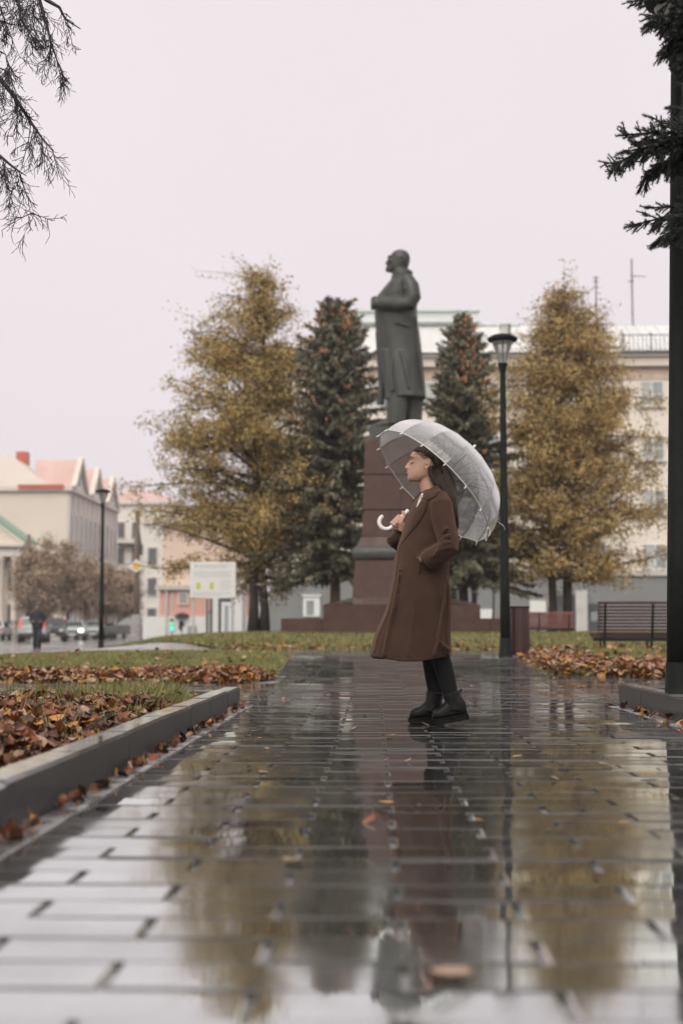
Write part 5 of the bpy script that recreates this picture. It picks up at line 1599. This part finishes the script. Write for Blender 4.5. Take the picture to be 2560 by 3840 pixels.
# face details
part('lips', m_lip, wm, lambda q: (q.tube([Hd(-.106,-.0375,-.017), Hd(-.1165,-.0365,-.007), Hd(-.118,-.037,0), Hd(-.1165,-.0365,.007), Hd(-.106,-.0375,.017)], [.001,.0033,.0036,.0033,.001], 8), q.tube([Hd(-.106,-.044,-.015), Hd(-.1155,-.0445,-.007), Hd(-.1175,-.045,0), Hd(-.1155,-.0445,.007), Hd(-.106,-.044,.015)], [.001,.0035,.004,.0035,.001], 8)), True)
for sy in (-1, 1):
    part('eyebrow', m_brow, wm, lambda q: q.tube([Hd(-.1025,.047,.014*sy), Hd(-.100,.0525,.028*sy), Hd(-.090,.052,.043*sy), Hd(-.078,.046,.054*sy)], [.0016,.0026,.0024,.0008], 6), True)
    part('eyelash', m_brow, wm, lambda q: q.tube([Hd(-.0955,.0165,.022*sy), Hd(-.0945,.0125,.032*sy), Hd(-.086,.0135,.042*sy), Hd(-.078,.017,.045*sy)], [.001,.002,.002,.001], 6), True)
    part('earring', m_gold, wm, lambda q: q.tube([Hd(.001+.006*math.cos(a), -.031+.006*math.sin(a), .073*sy) for a in [k*6.283/10 for k in range(11)]], .0016, 5), True)

# ---- hair: combed back over the ears, long down the back
q = MB()
rings = []
for (z, f, b, wv) in [(-.045,.020,.100,.058),(-.02,.016,.108,.070),(.005,.012,.114,.078),(.03,.002,.118,.083),(.05,-.034,.119,.086),(.068,-.070,.117,.086),(.088,-.088,.110,.082),(.106,-.076,.094,.071),(.120,-.045,.070,.052),(.127,-.012,.035,.026)]:
    c = (f+b)/2; rx = (b-f)/2
    rings.append([Hd(c+rx*math.cos(a), z, wv*math.sin(a)) for a in [2*math.pi*k/28 for k in range(28)]])
q.loft(rings, True)
fall = [(1655,1752,.066,.074),(1662,1790,.068,.080),(1672,1830,.060,.095),(1684,1870,.046,.118),(1693,1910,.036,.128),(1700,1945,.030,.120),(1706,1968,.021,.10),(1711,1984,.008,.06)]
q.loft([[P(px, py)+Vector((rx*math.cos(a), ry*math.sin(a)*(1+.05*math.sin(5*a))-.05*sm(1780,1880,py), .03*0)) for a in [2*math.pi*k/28 for k in range(28)]] for (px, py, rx, ry) in fall], True)
# the lock behind the far ear and strands framing the neck
q.tube([Hd(.01,-.01,.074), Hd(-.0,-.07,.07), Hd(-.03,-.125,.062), Hd(-.022,-.15,.062)], [.018,.016,.014,.005], 8)
q.tube([Hd(.022,-.01,-.070), Hd(.03,-.06,-.066), Hd(.05,-.105,-.072), Hd(.085,-.14,-.08)], [.014,.018,.018,.012], 8)
hair_me = remeshed(q, .006, 3, .5, [m_hair], 'hair')
hr = obj('hair', hair_me, wm)
random.seed(5)
hs2 = MB()
def spline(c, n=4):
    out_ = []
    for i in range(len(c)-1):
        p0, p1, p2, p3 = c[max(0,i-1)], c[i], c[i+1], c[min(len(c)-1,i+2)]
        for k in range(n):
            t_ = k/n; out_.append(.5*((2*p1)+(p2-p0)*t_+(2*p0-5*p1+4*p2-p3)*t_*t_+(3*p1-p0-3*p2+p3)*t_**3))
    return out_+[c[-1]]
for i in range(150):
    yy = random.uniform(-.075, .075); s = random.random()
    a = [Hd(-.07+.16*s+random.gauss(0,.01), .095-.03*s*s, yy*.7), Hd(.06+.03*s, .06+random.gauss(0,.02), yy*1.05), Hd(.105, .0, yy*1.08), P(1668,1790,yy)+Vector((.045,0,0)), P(1690,1860,yy)+Vector((.036,0,0)), P(1700+random.gauss(0,2),1925,yy)+Vector((.02,0,0)), P(1706+random.gauss(0,4),1975+random.uniform(-10,14),yy*.8)+Vector((.006,0,0))]
    hs2.tube(spline(a), .0008, 3, caps=False)
for i in range(60):
    yy = -random.uniform(.05, .082); 
    a = [Hd(-.06+random.gauss(0,.006), .075+random.gauss(0,.008), yy*.75), Hd(-.015, .055+random.gauss(0,.01), yy*1.03), Hd(.03, .04+random.gauss(0,.01), yy*1.08), Hd(.075, .0+random.gauss(0,.02), yy*1.0), Hd(.10,-.06,yy)]
    hs2.tube(spline(a), .0006, 3, caps=False)
tag(hs2.build('hair_strands', m_hair, hr), kind='stuff')

# ---- coat
q = MB()
lv = [(2462,1388,1690,.250,0,.020,.4),(2420,1393,1689,.246,0,.020,.6),(2370,1406,1687,.240,0,.018,.8),(2300,1440,1683,.232,0,.016,1.1),(2230,1461,1681,.225,0,.012,1.4),(2160,1474,1682,.218,0,.010,1.7),(2100,1483,1686,.21,0,.008,2.0),
      (2050,1489,1690,.205,0,.004,2.2),(2000,1505,1686,.195,0,.0,0),(1950,1522,1682,.19,0,0,0),(1910,1537,1680,.19,0,0,0),(1880,1552,1678,.185,0,0,0),(1862,1564,1674,.17,0,0,0),(1850,1576,1668,.145,0,0,0),(1838,1590,1660,.10,0,0,0)]
rings = []
for (py, xf, xb, ry, dy, fo, ph) in lv:
    a, b = P(xf, py), P(xb, py)
    c = Vector(((a.x+b.x)/2, dy, a.z)); ring = ering(c, (b.x-a.x)/2, ry, 44, 2.2, fo, ph, 7)
    if py > 2380:      # the hem dips towards the middle
        k_ = (py-2380)/82
        ring = [(x, y, z-.028*k_*max(0, math.sin(math.pi*min(1, max(0, (x-a.x)/(b.x-a.x)*1.15-.05))))) for (x, y, z) in ring]
    rings.append(ring)
# hollow skirt: the surface turns in at the hem and runs up inside
inner = []
for (py, xf, xb, ry) in ((2440,1408,1676,.232),(2300,1470,1668,.2)):
    a, b = P(xf, py), P(xb, py); inner.append(ering(Vector(((a.x+b.x)/2, 0, a.z)), (b.x-a.x)/2, ry, 44, 2.2))
hem_in = [tuple(Vector(v).lerp(Vector((sum(x[0] for x in rings[0])/44, 0, v[2])), .05)) for v in rings[0]]
q.loft(inner[::-1] + [hem_in] + rings, True)
# front overlap panel: the near front hangs over the far one
q.loft([[P(px, py, dy)+Vector((rx*math.cos(a), ry*math.sin(a), 0)) for a in [2*math.pi*k/16 for k in range(16)]] for (px, py, dy, rx, ry) in
        ((1425,2470,.06,.05,.16),(1450,2380,.06,.05,.15),(1478,2280,.06,.05,.14),(1490,2180,.06,.04,.13),(1500,2080,.05,.035,.12))], True)
# sleeves
q.tube([P(1640,1866,-.12), P(1652,1900,-.175), P(1664,1960,-.21), P(1678,2020,-.235), P(1680,2052,-.25), P(1645,2078,-.245), P(1612,2098,-.235), P(1596,2112,-.225)], [.066,.074,.070,.067,.068,.066,.064,.058], 18)
q.tube([P(1645,1866,.12), P(1650,1910,.18), P(1630,1990,.22), P(1585,2060,.21), P(1540,2052,.165), P(1505,2030,.13), P(1482,2006,.105)], [.07,.085,.082,.078,.074,.068,.064], 18)
# sleeve folds at the elbow
for (a, b, r_) in (((1690,2004,-.32),(1648,2030,-.325),.016), ((1690,2030,-.325),(1640,2052,-.325),.018), ((1686,2052,-.325),(1628,2072,-.318),.016), ((1676,2072,-.31),(1612,2090,-.305),.014), ((1682,1975,-.305),(1658,2000,-.31),.012)):
    q.tube([P(*a), P((a[0]+b[0])/2, (a[1]+b[1])/2-4, (a[2]+b[2])/2-.004), P(*b)], [r_*.4, r_, r_*.4], 7)
# long folds in the skirt
for pts, r_ in ((((1672,2120,-.19),(1662,2260,-.22),(1640,2400,-.25),(1625,2460,-.255)), .016), (((1684,2180,-.10),(1682,2300,-.14),(1676,2460,-.16)), .02), (((1500,2120,-.16),(1480,2260,-.19),(1450,2400,-.20),(1440,2460,-.2)), .018),
                 (((1560,2140,-.21),(1550,2300,-.235),(1530,2460,-.25)), .014), (((1630,2380,-.24),(1660,2420,-.235),(1684,2440,-.2)), .02)):
    q.tube([P(*p_) for p_ in pts], [r_*.2]+[r_*.72]*(len(pts)-2)+[r_*.85], 8)
# stand of the collar round the neck
q.tube([P(1572,1868,-.07), P(1598,1852,-.095), P(1632,1836,-.09), P(1655,1828,-.04), P(1657,1827,.03), P(1635,1836,.09), P(1600,1850,.095), P(1575,1862,.07)], [.012,.02,.024,.026,.026,.024,.02,.012], 10)
coat_me = remeshed(q, .0075, 4, .5, [m_coat], 'coat')
coat = obj('coat', coat_me, wm)
bvh = BVHTree.FromPolygons([v.co for v in coat_me.vertices], [p.vertices[:] for p in coat_me.polygons])
def on_coat(px, py, lift=.006, fallback=-.2):
    o_ = CAM-WO; d = (P(px, py)-o_).normalized()
    hit = bvh.ray_cast(o_, d)
    if hit[0] is None: return P(px, py, fallback)
    return hit[0]-d*lift
def cloth(name, e0, e1, mat, nu=6, nv=14, lift=.007, th=.007):
    """a piece of cloth lying on the coat between two edge lines (photo points)"""
    def along(e, v):
        s = v*(len(e)-1); i = min(len(e)-2, int(s)); f = s-i
        return (e[i][0]+(e[i+1][0]-e[i][0])*f, e[i][1]+(e[i+1][1]-e[i][1])*f)
    top, d = [], (P(1600,2000)-(CAM-WO)).normalized()
    for j in range(nv+1):
        for i in range(nu+1):
            a, b = along(e0, j/nv), along(e1, j/nv); u = i/nu
            top.append(on_coat(a[0]+(b[0]-a[0])*u, a[1]+(b[1]-a[1])*u, lift+th*math.sin(math.pi*min(1, u*1.2))*.7))
    # relax depth so that the piece spans small hollows
    n_ = nu+1
    for _ in range(3):
        new = [v.copy() for v in top]
        for j in range(nv+1):
            for i in range(n_):
                nb_ = [top[jj*n_+ii] for jj, ii in ((j-1,i),(j+1,i),(j,i-1),(j,i+1)) if 0 <= jj <= nv and 0 <= ii < n_]
                ay = sum(v.y for v in nb_)/len(nb_)
                new[j*n_+i].y = min(top[j*n_+i].y, .5*top[j*n_+i].y+.5*ay)
        top = new
    V_ = top + [v+d*(th+lift+.004) for v in top]
    N_ = len(top); F_ = []
    for j in range(nv):
        for i in range(nu):
            a = j*n_+i; F_.append((a, a+1, a+n_+1, a+n_)); F_.append((N_+a, N_+a+n_, N_+a+n_+1, N_+a+1))
    rim = [i for i in range(n_)] + [j*n_+nu for j in range(1, nv+1)] + [nv*n_+i for i in range(nu-1, -1, -1)] + [j*n_ for j in range(nv-1, 0, -1)]
    for a, b in zip(rim, rim[1:]+rim[:1]): F_.append((a, a+N_, b+N_, b))
    qq = MB(); qq.add(V_, F_); return qq.build(name, mat, coat, True)
cloth('lapel', [(1577,1864),(1562,1900),(1546,1935),(1528,1970),(1514,2005),(1503,2036)], [(1602,1880),(1596,1912),(1580,1945),(1555,1978),(1528,2010),(1505,2038)], m_coat)
cloth('collar', [(1576,1862),(1590,1850),(1612,1836),(1640,1824)], [(1598,1878),(1612,1874),(1632,1862),(1652,1838)], m_coat)
cloth('shirt', [(1580,1850),(1570,1872),(1560,1900)], [(1588,1852),(1577,1876),(1562,1902)], m_shirt, 3, 8, .012, .002)
cloth('pocket_welt', [(1566,2084),(1567,2110),(1570,2150)], [(1572,2084),(1573,2110),(1576,2150)], m_coat, 2, 6, .006, .006)
cloth('front_edge', [(1497,2040),(1487,2110),(1476,2190),(1454,2290),(1412,2390),(1398,2450)], [(1502,2042),(1492,2112),(1481,2192),(1459,2292),(1418,2391),(1404,2451)], m_coat, 2, 16, .004, .006)
cloth('back_vent', [(1668,2230),(1662,2330),(1655,2440)], [(1673,2230),(1668,2330),(1662,2442)], m_coat, 2, 10, .003, .005)
cloth('side_seam', [(1562,2150),(1562,2200),(1564,2268)], [(1565,2150),(1565,2200),(1567,2268)], m_coat_in, 1, 8, .003, .002)
# far lapel edge seen past the neck, and the cuff of the far sleeve
part('lapel', m_coat, coat, lambda q: q.tube([P(1578,1846,.075), P(1562,1868,.085), P(1549,1886,.09), P(1546,1900,.08), P(1530,1940,.06), P(1512,1985,.03)], [.008,.014,.016,.014,.014,.008], 8, flat=.6), True)
part('cuff', m_coat, coat, lambda q: q.tube([P(1499,2026,.125), P(1484,2008,.106), P(1480,2003,.103)], [.069,.070,.066], 18), True)
part('cuff_opening', m_coat_in, coat, lambda q: q.tube([P(1480.5,2003.5,.103), P(1477,1999,.1)], [.060,.052], 18), True)

# ---- tights and boots
part('tights', m_tights, wm, lambda q: q.tube([P(1618,2400,.068), P(1618,2470,.068), P(1625,2530,.065), P(1631,2600,.06), P(1632,2640,.06)], [.068,.061,.056,.043,.040], 18), True)
part('tights', m_tights, wm, lambda q: q.tube([P(1636,2400,-.068), P(1652,2470,-.065), P(1669,2530,-.058), P(1688,2600,-.05), P(1695,2640,-.05)], [.060,.058,.055,.045,.041], 18), True)
def boot(dy, toe, heel, z_toe, z_heel, ankle, top, label):
    """built from photo points: toe and heel of the sole, ankle and shaft top"""
    a, b = P(toe, z_toe, dy), P(heel, z_heel, dy)
    ax = (b-a); L_ = ax.length; ux = ax.normalized(); uz_ = Vector((0,1,0)).cross(ux); 
    if uz_.z < 0: uz_ = -uz_
    F = lambda t, y, h: a + ux*(L_*t) + Vector((0,y,0)) + uz_*h
    q = MB()
    rings = []
    for t, hw, h0, h1 in ((.015,.012,.040,.055),(.06,.034,.036,.082),(.16,.045,.034,.096),(.30,.047,.034,.104),(.45,.043,.034,.130),(.60,.037,.034,.150),(.75,.037,.034,.160),(.90,.036,.034,.150),(.985,.024,.036,.115)):
        ring = []
        for k in range(18):
            u = 2*math.pi*k/18; cu, su = math.cos(u), math.sin(u); e = (abs(cu)**2.6+abs(su)**2.6)**(-1/2.6)
            ring.append(F(t, hw*cu*e, (h0+h1)/2+(h1-h0)/2*su*e))
        rings.append(ring)
    q.loft(rings, True)
    tp = P(*top, dy); an = F(.70, 0, .11)
    q.tube([F(.66,0,.07), an, an.lerp(tp,.5), tp], [.052,.055,.053,.056], 18)
    me = remeshed(q, .005, 4, .5, [m_boot], 'boot')
    bo = obj('boot', me, wm)
    q = MB(); rings = []
    for h in (0, .012, .013, .030, .031, .037):
        ring = []
        g = .004 if h in (.013, .030) else 0
        for k in range(30):
            u = 2*math.pi*k/30; cu, su = math.cos(u), math.sin(u)
            t = .5-.515*cu*(1 if True else 1); wv = (.047 if t < .45 else .043)*(1-.12*math.exp(-((t-.6)/.12)**2))
            e = (abs(cu)**2.8+abs(su)**2.8)**(-1/2.8)
            ring.append(F(.5-.515*cu*e, (wv-g)*su*e, h + (.012 if t < .08 and h < .02 else 0)))
        rings.append(ring)
    q.loft(rings, True); q.build('sole', m_sole, bo)
    q = MB(); q.tube([tp+Vector((.050,0,-.03)), tp+Vector((.062,0,.014)), tp+Vector((.060,0,.022)), tp+Vector((.052,0,.0))], [.006,.006,.006,.006], 6); q.build('pull_tab', m_boot, bo)
    q = MB(); q.loft([[an.lerp(tp, s)+Vector((x_, -.0585*math.sqrt(max(0,1-(x_/.06)**2)), 0)) for x_ in (-.016,-.005,.005,.016)] for s in (.1,.4,.7,.95)], False); q.build('elastic_panel', m_tights, bo)
    return bo
boot(.065, 1531, 1664, 2714, 2712, 0, (1631, 2594), '')
boot(-.05, 1622, 1757, 2721, 2697, 0, (1690, 2596), '')

# ================================================================== the clear umbrella
m_pvc = bpy.data.materials.new('clear wet vinyl'); m_pvc.use_nodes = True
t = m_pvc.node_tree; N = t.nodes; L = t.links; b = N['Principled BSDF']; o = N['Material Output']
b.inputs['Base Color'].default_value = (.97,.97,.97,1); b.inputs['Roughness'].default_value = .22
b.inputs['Specular IOR Level'].default_value = 1.0; b.inputs['Coat Weight'].default_value = 1.0; b.inputs['Coat Roughness'].default_value = .08; b.inputs['Coat IOR'].default_value = 1.7
tl_ = N.new('ShaderNodeBsdfTranslucent'); tl_.inputs[0].default_value = (.97,.97,.97,1)
gs_ = N.new('ShaderNodeBsdfGlossy'); gs_.inputs['Roughness'].default_value = .16
m0_ = N.new('ShaderNodeMixShader'); m0_.inputs[0].default_value = .4; L.new(b.outputs[0], m0_.inputs[1]); L.new(gs_.outputs[0], m0_.inputs[2])
m1 = N.new('ShaderNodeMixShader'); m1.inputs[0].default_value = .15; L.new(m0_.outputs[0], m1.inputs[1]); L.new(tl_.outputs[0], m1.inputs[2])
tr = N.new('ShaderNodeBsdfTransparent'); tr.inputs[0].default_value = (.93,.95,.95,1)
lw = N.new('ShaderNodeLayerWeight'); lw.inputs['Blend'].default_value = .5
tc = N.new('ShaderNodeTexCoord'); mp = N.new('ShaderNodeMapping'); mp.inputs['Scale'].default_value = (90,90,22)
L.new(tc.outputs['Object'], mp.inputs[0])
nn = N.new('ShaderNodeTexNoise'); nn.inputs['Scale'].default_value = 1.0; nn.inputs['Detail'].default_value = 5; L.new(mp.outputs[0], nn.inputs['Vector'])
mr = N.new('ShaderNodeMapRange'); mr.inputs[1].default_value = .35; mr.inputs[2].default_value = .75; mr.inputs[3].default_value = .10; mr.inputs[4].default_value = .21
L.new(nn.outputs['Fac'], mr.inputs[0])
ma = N.new('ShaderNodeMath'); ma.operation = 'MULTIPLY_ADD'; ma.inputs[1].default_value = 1.45; ma.use_clamp = True
pw_ = N.new('ShaderNodeMath'); pw_.operation = 'POWER'; pw_.inputs[1].default_value = 2.0; L.new(lw.outputs['Facing'], pw_.inputs[0]); L.new(pw_.outputs[0], ma.inputs[0]); L.new(mr.outputs[0], ma.inputs[2])
m2 = N.new('ShaderNodeMixShader'); L.new(ma.outputs[0], m2.inputs[0]); L.new(tr.outputs[0], m2.inputs[1]); L.new(m1.outputs[0], m2.inputs[2]); L.new(m2.outputs[0], o.inputs['Surface'])
m_rib = M('grey umbrella rib', (.16,.17,.17), .35, .1, 20); m_uwhite = M('white plastic', (.78,.77,.76), .35, .04, 10); m_shaft = M('dark umbrella shaft', (.04,.042,.044), .3, .1, 20, metal=.5)
um = thing('clear_umbrella', (at(1468,1953,WY+.1).x, WY+.1, 0), 'clear domed umbrella with white trim and hooked white handle', 'umbrella')
um.location = Vector(WO)+gp_
# local frame: z along the shaft towards the ferrule
zq = UN.to_track_quat('Z', 'Y')
um.rotation_mode = 'QUATERNION'; um.rotation_quaternion = zq
dC = (UC-gp_).length          # distance hand -> rim plane
RU, DU = .465, .325
def dome(t):                   # t 0 rim .. 1 apex
    a = t*math.pi/2
    return RU*math.cos(a)**.92 if t < 1 else 0.0, dC+DU*math.sin(a)**.95
NR = 16
def panel_pt(u, t):            # u 0..1 across one panel
    a0, a1 = 0.0, 2*math.pi/NR
    r_, z = dome(t)
    p0 = Vector((r_*math.cos(a0), r_*math.sin(a0), z)); p1 = Vector((r_*math.cos(a1), r_*math.sin(a1), z))
    p = p0.lerp(p1, u); sag = 4*u*(1-u)
    p.z += .004*sag*(1-t)**3          # the hem arches up between ribs
    rr = math.hypot(p.x, p.y)
    if rr > 1e-6: p.x *= 1-.003*sag; p.y *= 1-.003*sag
    return p
pm = MB(); pm.sheet(lambda u, v: panel_pt(u, min(.985, v*.985)), 5, 16); pme = pm.mesh('panel', m_pvc, True)
rb = MB(); rb.tube([Vector((dome(i/14*.985)[0]*.992, 0, dome(i/14*.985)[1]-.003)) for i in range(15)], .0026, 6); rbm = rb.mesh('rib', m_rib, True)
tp_ = MB(); tp_.tube([Vector((RU-.006,0,dC+.006)), Vector((RU+.004,0,dC-.012)), Vector((RU+.006,0,dC-.022))], [.004,.0045,.003], 7); tpm = tp_.mesh('rib_tip', m_uwhite, True)
hm = MB(); hm.tube([panel_pt(i/8, .0) for i in range(9)], .0052, 6, caps=False, flat=.55); hmm = hm.mesh('hem_band', m_uwhite, True)
zr_ = dC+.10
sk = MB(); sk.tube([Vector((.012,0,zr_)), Vector((dome(.62)[0]*.98,0,dome(.62)[1]-.006))], .0020, 5); skm = sk.mesh('stretcher', m_shaft)
PH = .12
for k in range(NR):
    a = k*2*math.pi/NR+PH
    pn_ = obj('panel', pme, um, None, (0,0,a)); obj('hem_band', hmm, pn_)
    r2 = obj('rib', rbm, um, None, (0,0,a)); obj('rib_tip', tpm, r2); obj('stretcher', skm, r2)
part('shaft', m_shaft, um, lambda q: q.tube([(0,0,.07),(0,0,dC+DU)], .0062, 10), True)
part('runner', m_shaft, um, lambda q: q.lathe([(.010,zr_-.07),(.014,zr_-.065),(.014,zr_),(.02,zr_+.003),(.02,zr_+.018),(.010,zr_+.02)], 14), True)
part('top_notch', m_uwhite, um, lambda q: q.lathe([(.008,dC+DU-.02),(.026,dC+DU-.012),(.022,dC+DU+.004),(.011,dC+DU+.012)], 16), True)
part('ferrule', m_uwhite, um, lambda q: q.lathe([(.011,dC+DU),(.0105,dC+DU+.035),(.009,dC+DU+.062),(.0075,dC+DU+.068),(.004,dC+DU+.071)], 14), True)
gr = part('grip', m_uwhite, um, lambda q: q.lathe([(.0125,-.035),(.0135,0),(.0132,.085),(.0145,.088),(.0145,.10),(.008,.103)], 16), True)
part('catch', m_shaft, gr, lambda q: q.box(-.006,.006,-.016,-.006,.108,.125))
# the hook bends towards the sky side of the shaft, in the picture plane
inv = zq.inverted()
hd = inv @ Vector((-.70, 0, .71)); hd.z = 0; hd.normalize()
hk = [Vector((0,0,-.03)), Vector((0,0,-.055))]
RH = .043
for i in range(1, 15):
    a = math.pi*1.02*i/14
    hk.append(Vector((0,0,-.055)) + hd*(RH*(1-math.cos(a))) + Vector((0,0,-RH*math.sin(a))))
hk.append(hk[-1]+Vector((0,0,.012)))
part('hook', m_uwhite, gr, lambda q: q.tube(hk, [.0128]*(len(hk)-1)+[.0115], 12), True)
# closing strap, blown out behind
a_ = P(1842,1943,.08); b_ = P(1892,1987,.06)
def loc(v): return inv @ (v-gp_)
part('strap', m_uwhite, um, lambda q: q.tube([loc(a_), loc(P(1852,1950,.08)), loc(P(1872,1962,.07)), loc(P(1886,1972,.06)), loc(b_)], [.004,.008,.009,.009,.008], 8, flat=.25), True)

# ================================================================== people far off
m_navy = M('dark navy jacket', (.018,.022,.032), .75, .3, 12, .2, 40); m_jean = M('dark trousers', (.022,.028,.038), .8, .25, 12)
m_cap = M('grey blue cap', (.09,.11,.14), .8, .2, 12); m_blackcoat = M('black coat', (.012,.012,.014), .8, .3, 10)
def walker(loc_, rz, label, H, jacket, trousers, hat, stride=.0, arm_up=False):
    t_ = thing('person', loc_, label, 'person', rz)
    k = H/1.75
    V3 = lambda x, y, z: Vector((x*k, y*k, z*k))
    q = MB()
    q.lathe([(.02,1.52),(.065,1.53),(.078,1.58),(.092,1.63),(.09,1.68),(.07,1.73),(.02,1.75)], 16) if k == 1 else q.ball(V3(0,0,1.635), (.082*k,.095*k,.115*k), 14, 10)
    q.tube([V3(0,-.09,1.62), V3(0,-.112,1.60), V3(0,-.1,1.585)], [.012,.016,.01], 7)
    q.tube([V3(0,0,1.56), V3(0,0,1.42)], [.055*k,.06*k], 12)
    q.loft([[V3(rx*math.cos(a), ry*math.sin(a), z) for a in [2*math.pi*i/18 for i in range(18)]] for (z, rx, ry) in ((.85,.16,.11),(1.0,.15,.1),(1.2,.165,.11),(1.36,.2,.11),(1.44,.14,.09),(1.47,.06,.06))], True)
    hands = []
    for sx in (-1, 1):
        up_ = arm_up and sx == 1
        arm = [V3(sx*.19,0,1.4), V3(sx*.25,.03,1.12), V3(sx*.16,-.14,1.16 if up_ else 1.0), V3(sx*.12,-.22,1.25 if up_ else 1.05)]
        q.tube(arm, [.055*k,.045*k,.035*k,.03*k], 10); hands.append(arm[-1])
        for f_ in range(4):
            q.tube([arm[-1]+V3((f_-1.5)*.018,0,0), arm[-1]+V3((f_-1.5)*.019,-.04,.01), arm[-1]+V3((f_-1.5)*.018,-.06,-.02)], .009*k, 6)
        q.tube([arm[-1]+V3(-sx*.03,0,.01), arm[-1]+V3(-sx*.045,-.04,.02)], .010*k, 6)
        s = stride*sx
        q.tube([V3(sx*.09,0,.9), V3(sx*.09,-.03-s*.5,.5), V3(sx*.085,s*-.9+.02,.08)], [.085*k,.06*k,.042*k], 12)
        q.tube([V3(sx*.085,-s*.9+.07,.05), V3(sx*.085,-s*.9-.06,.045), V3(sx*.085,-s*.9-.16,.035)], [.045*k,.045*k,.03*k], 10)
    obj('body', remeshed(q, .014*k, 2, .5, [m_skin], 'body'), t_)
    q = MB()
    q.loft([[V3(rx*math.cos(a), ry*math.sin(a), z) for a in [2*math.pi*i/20 for i in range(20)]] for (z, rx, ry) in ((.80,.205,.155),(.95,.205,.15),(1.15,.215,.15),(1.34,.235,.145),(1.42,.19,.125),(1.48,.10,.09),(1.52,.085,.085))], True)
    for sx in (-1, 1):
        up_ = arm_up and sx == 1
        q.tube([V3(sx*.18,0,1.40), V3(sx*.265,.03,1.12), V3(sx*.165,-.13,1.15 if up_ else 1.0), V3(sx*.13,-.19,1.22 if up_ else 1.04)], [.08*k,.072*k,.06*k,.05*k], 12)
    obj('jacket', remeshed(q, .016*k, 3, .5, [jacket], 'jacket'), t_)
    for sx in (-1, 1):
        s = stride*sx
        part('trouser_leg', trousers, t_, lambda q: q.tube([V3(sx*.09,0,.92), V3(sx*.092,-.03-s*.5,.5), V3(sx*.085,-s*.9+.02,.07)], [.105*k,.085*k,.07*k], 14), True)
        part('shoe', m_trim, t_, lambda q: q.tube([V3(sx*.085,-s*.9+.085,.045), V3(sx*.085,-s*.9-.05,.05), V3(sx*.085,-s*.9-.17,.035), V3(sx*.085,-s*.9-.19,.03)], [.05*k,.054*k,.04*k,.015*k], 12, flat=.8), True)
    if hat: part('cap', m_cap, t_, lambda q: (q.lathe([(.098*k,1.645*k),(.104*k,1.68*k),(.09*k,1.735*k),(.05*k,1.765*k),(.01*k,1.77*k)], 16), q.tube([V3(-.06,-.09,1.66), V3(0,-.16,1.655), V3(.06,-.09,1.66)], .02*k, 6, flat=.4)), True)
    else: part('hair', m_hair, t_, lambda q: q.ball(V3(0,.02,1.66), (.09*k,.1*k,.1*k), 14, 10), True)
    return t_, hands
p = at(141, 2365, 53); zf = gnd(141, 2441, T(p.x,53)).z
walker((p.x, 53, T(p.x,53)-.03), R(6), 'man in a dark jacket and cap walking towards us before the silver car', 1.76, m_navy, m_jean, True, stride=.10)
Yu = 104; p = at(677, 2365, Yu)
wz = T(p.x, Yu)-.03
wk, hnd = walker((p.x, Yu, wz), R(160), 'person in black under a black umbrella right of the traffic signal', 1.74, m_blackcoat, m_jean, False, stride=.03, arm_up=True)
bu = thing('black_umbrella', (p.x+.12, Yu-.1, wz), 'black umbrella held over the person by the traffic signal', 'umbrella')
m_blk = M('black umbrella cloth', (.012,.012,.013), .6, .2, 10)
part('canopy', m_blk, bu, lambda q: q.lathe([(.56,1.72),(.52,1.80),(.40,1.92),(.22,2.0),(.02,2.03),(.02,2.02),(.22,1.985),(.39,1.905),(.50,1.79),(.55,1.715)], 8))
part('shaft', m_shaft, bu, lambda q: q.tube([(0,0,1.1),(0,0,2.12)], .012, 8))
part('handle', m_trim, bu, lambda q: q.tube([(0,0,1.2),(0,0,1.05),(.04,0,1.0),(.08,0,1.05)], .016, 8))
# ================================================================== rain haze
m_hz = bpy.data.materials.new('rain haze'); m_hz.use_nodes = True
t = m_hz.node_tree
t.nodes.remove(t.nodes['Principled BSDF'])
pv_ = t.nodes.new('ShaderNodeVolumePrincipled')
pv_.inputs['Color'].default_value = (.97,.95,.96,1)
pv_.inputs['Density'].default_value = .0007
pv_.inputs['Anisotropy'].default_value = .2
t.links.new(pv_.outputs[0], t.nodes['Material Output'].inputs['Volume'])
hz_ = MB(); hz_.box(-620, 620, -310, 720, -1.3, 24)
hzo = tag(hz_.build('haze', m_hz), kind='stuff')
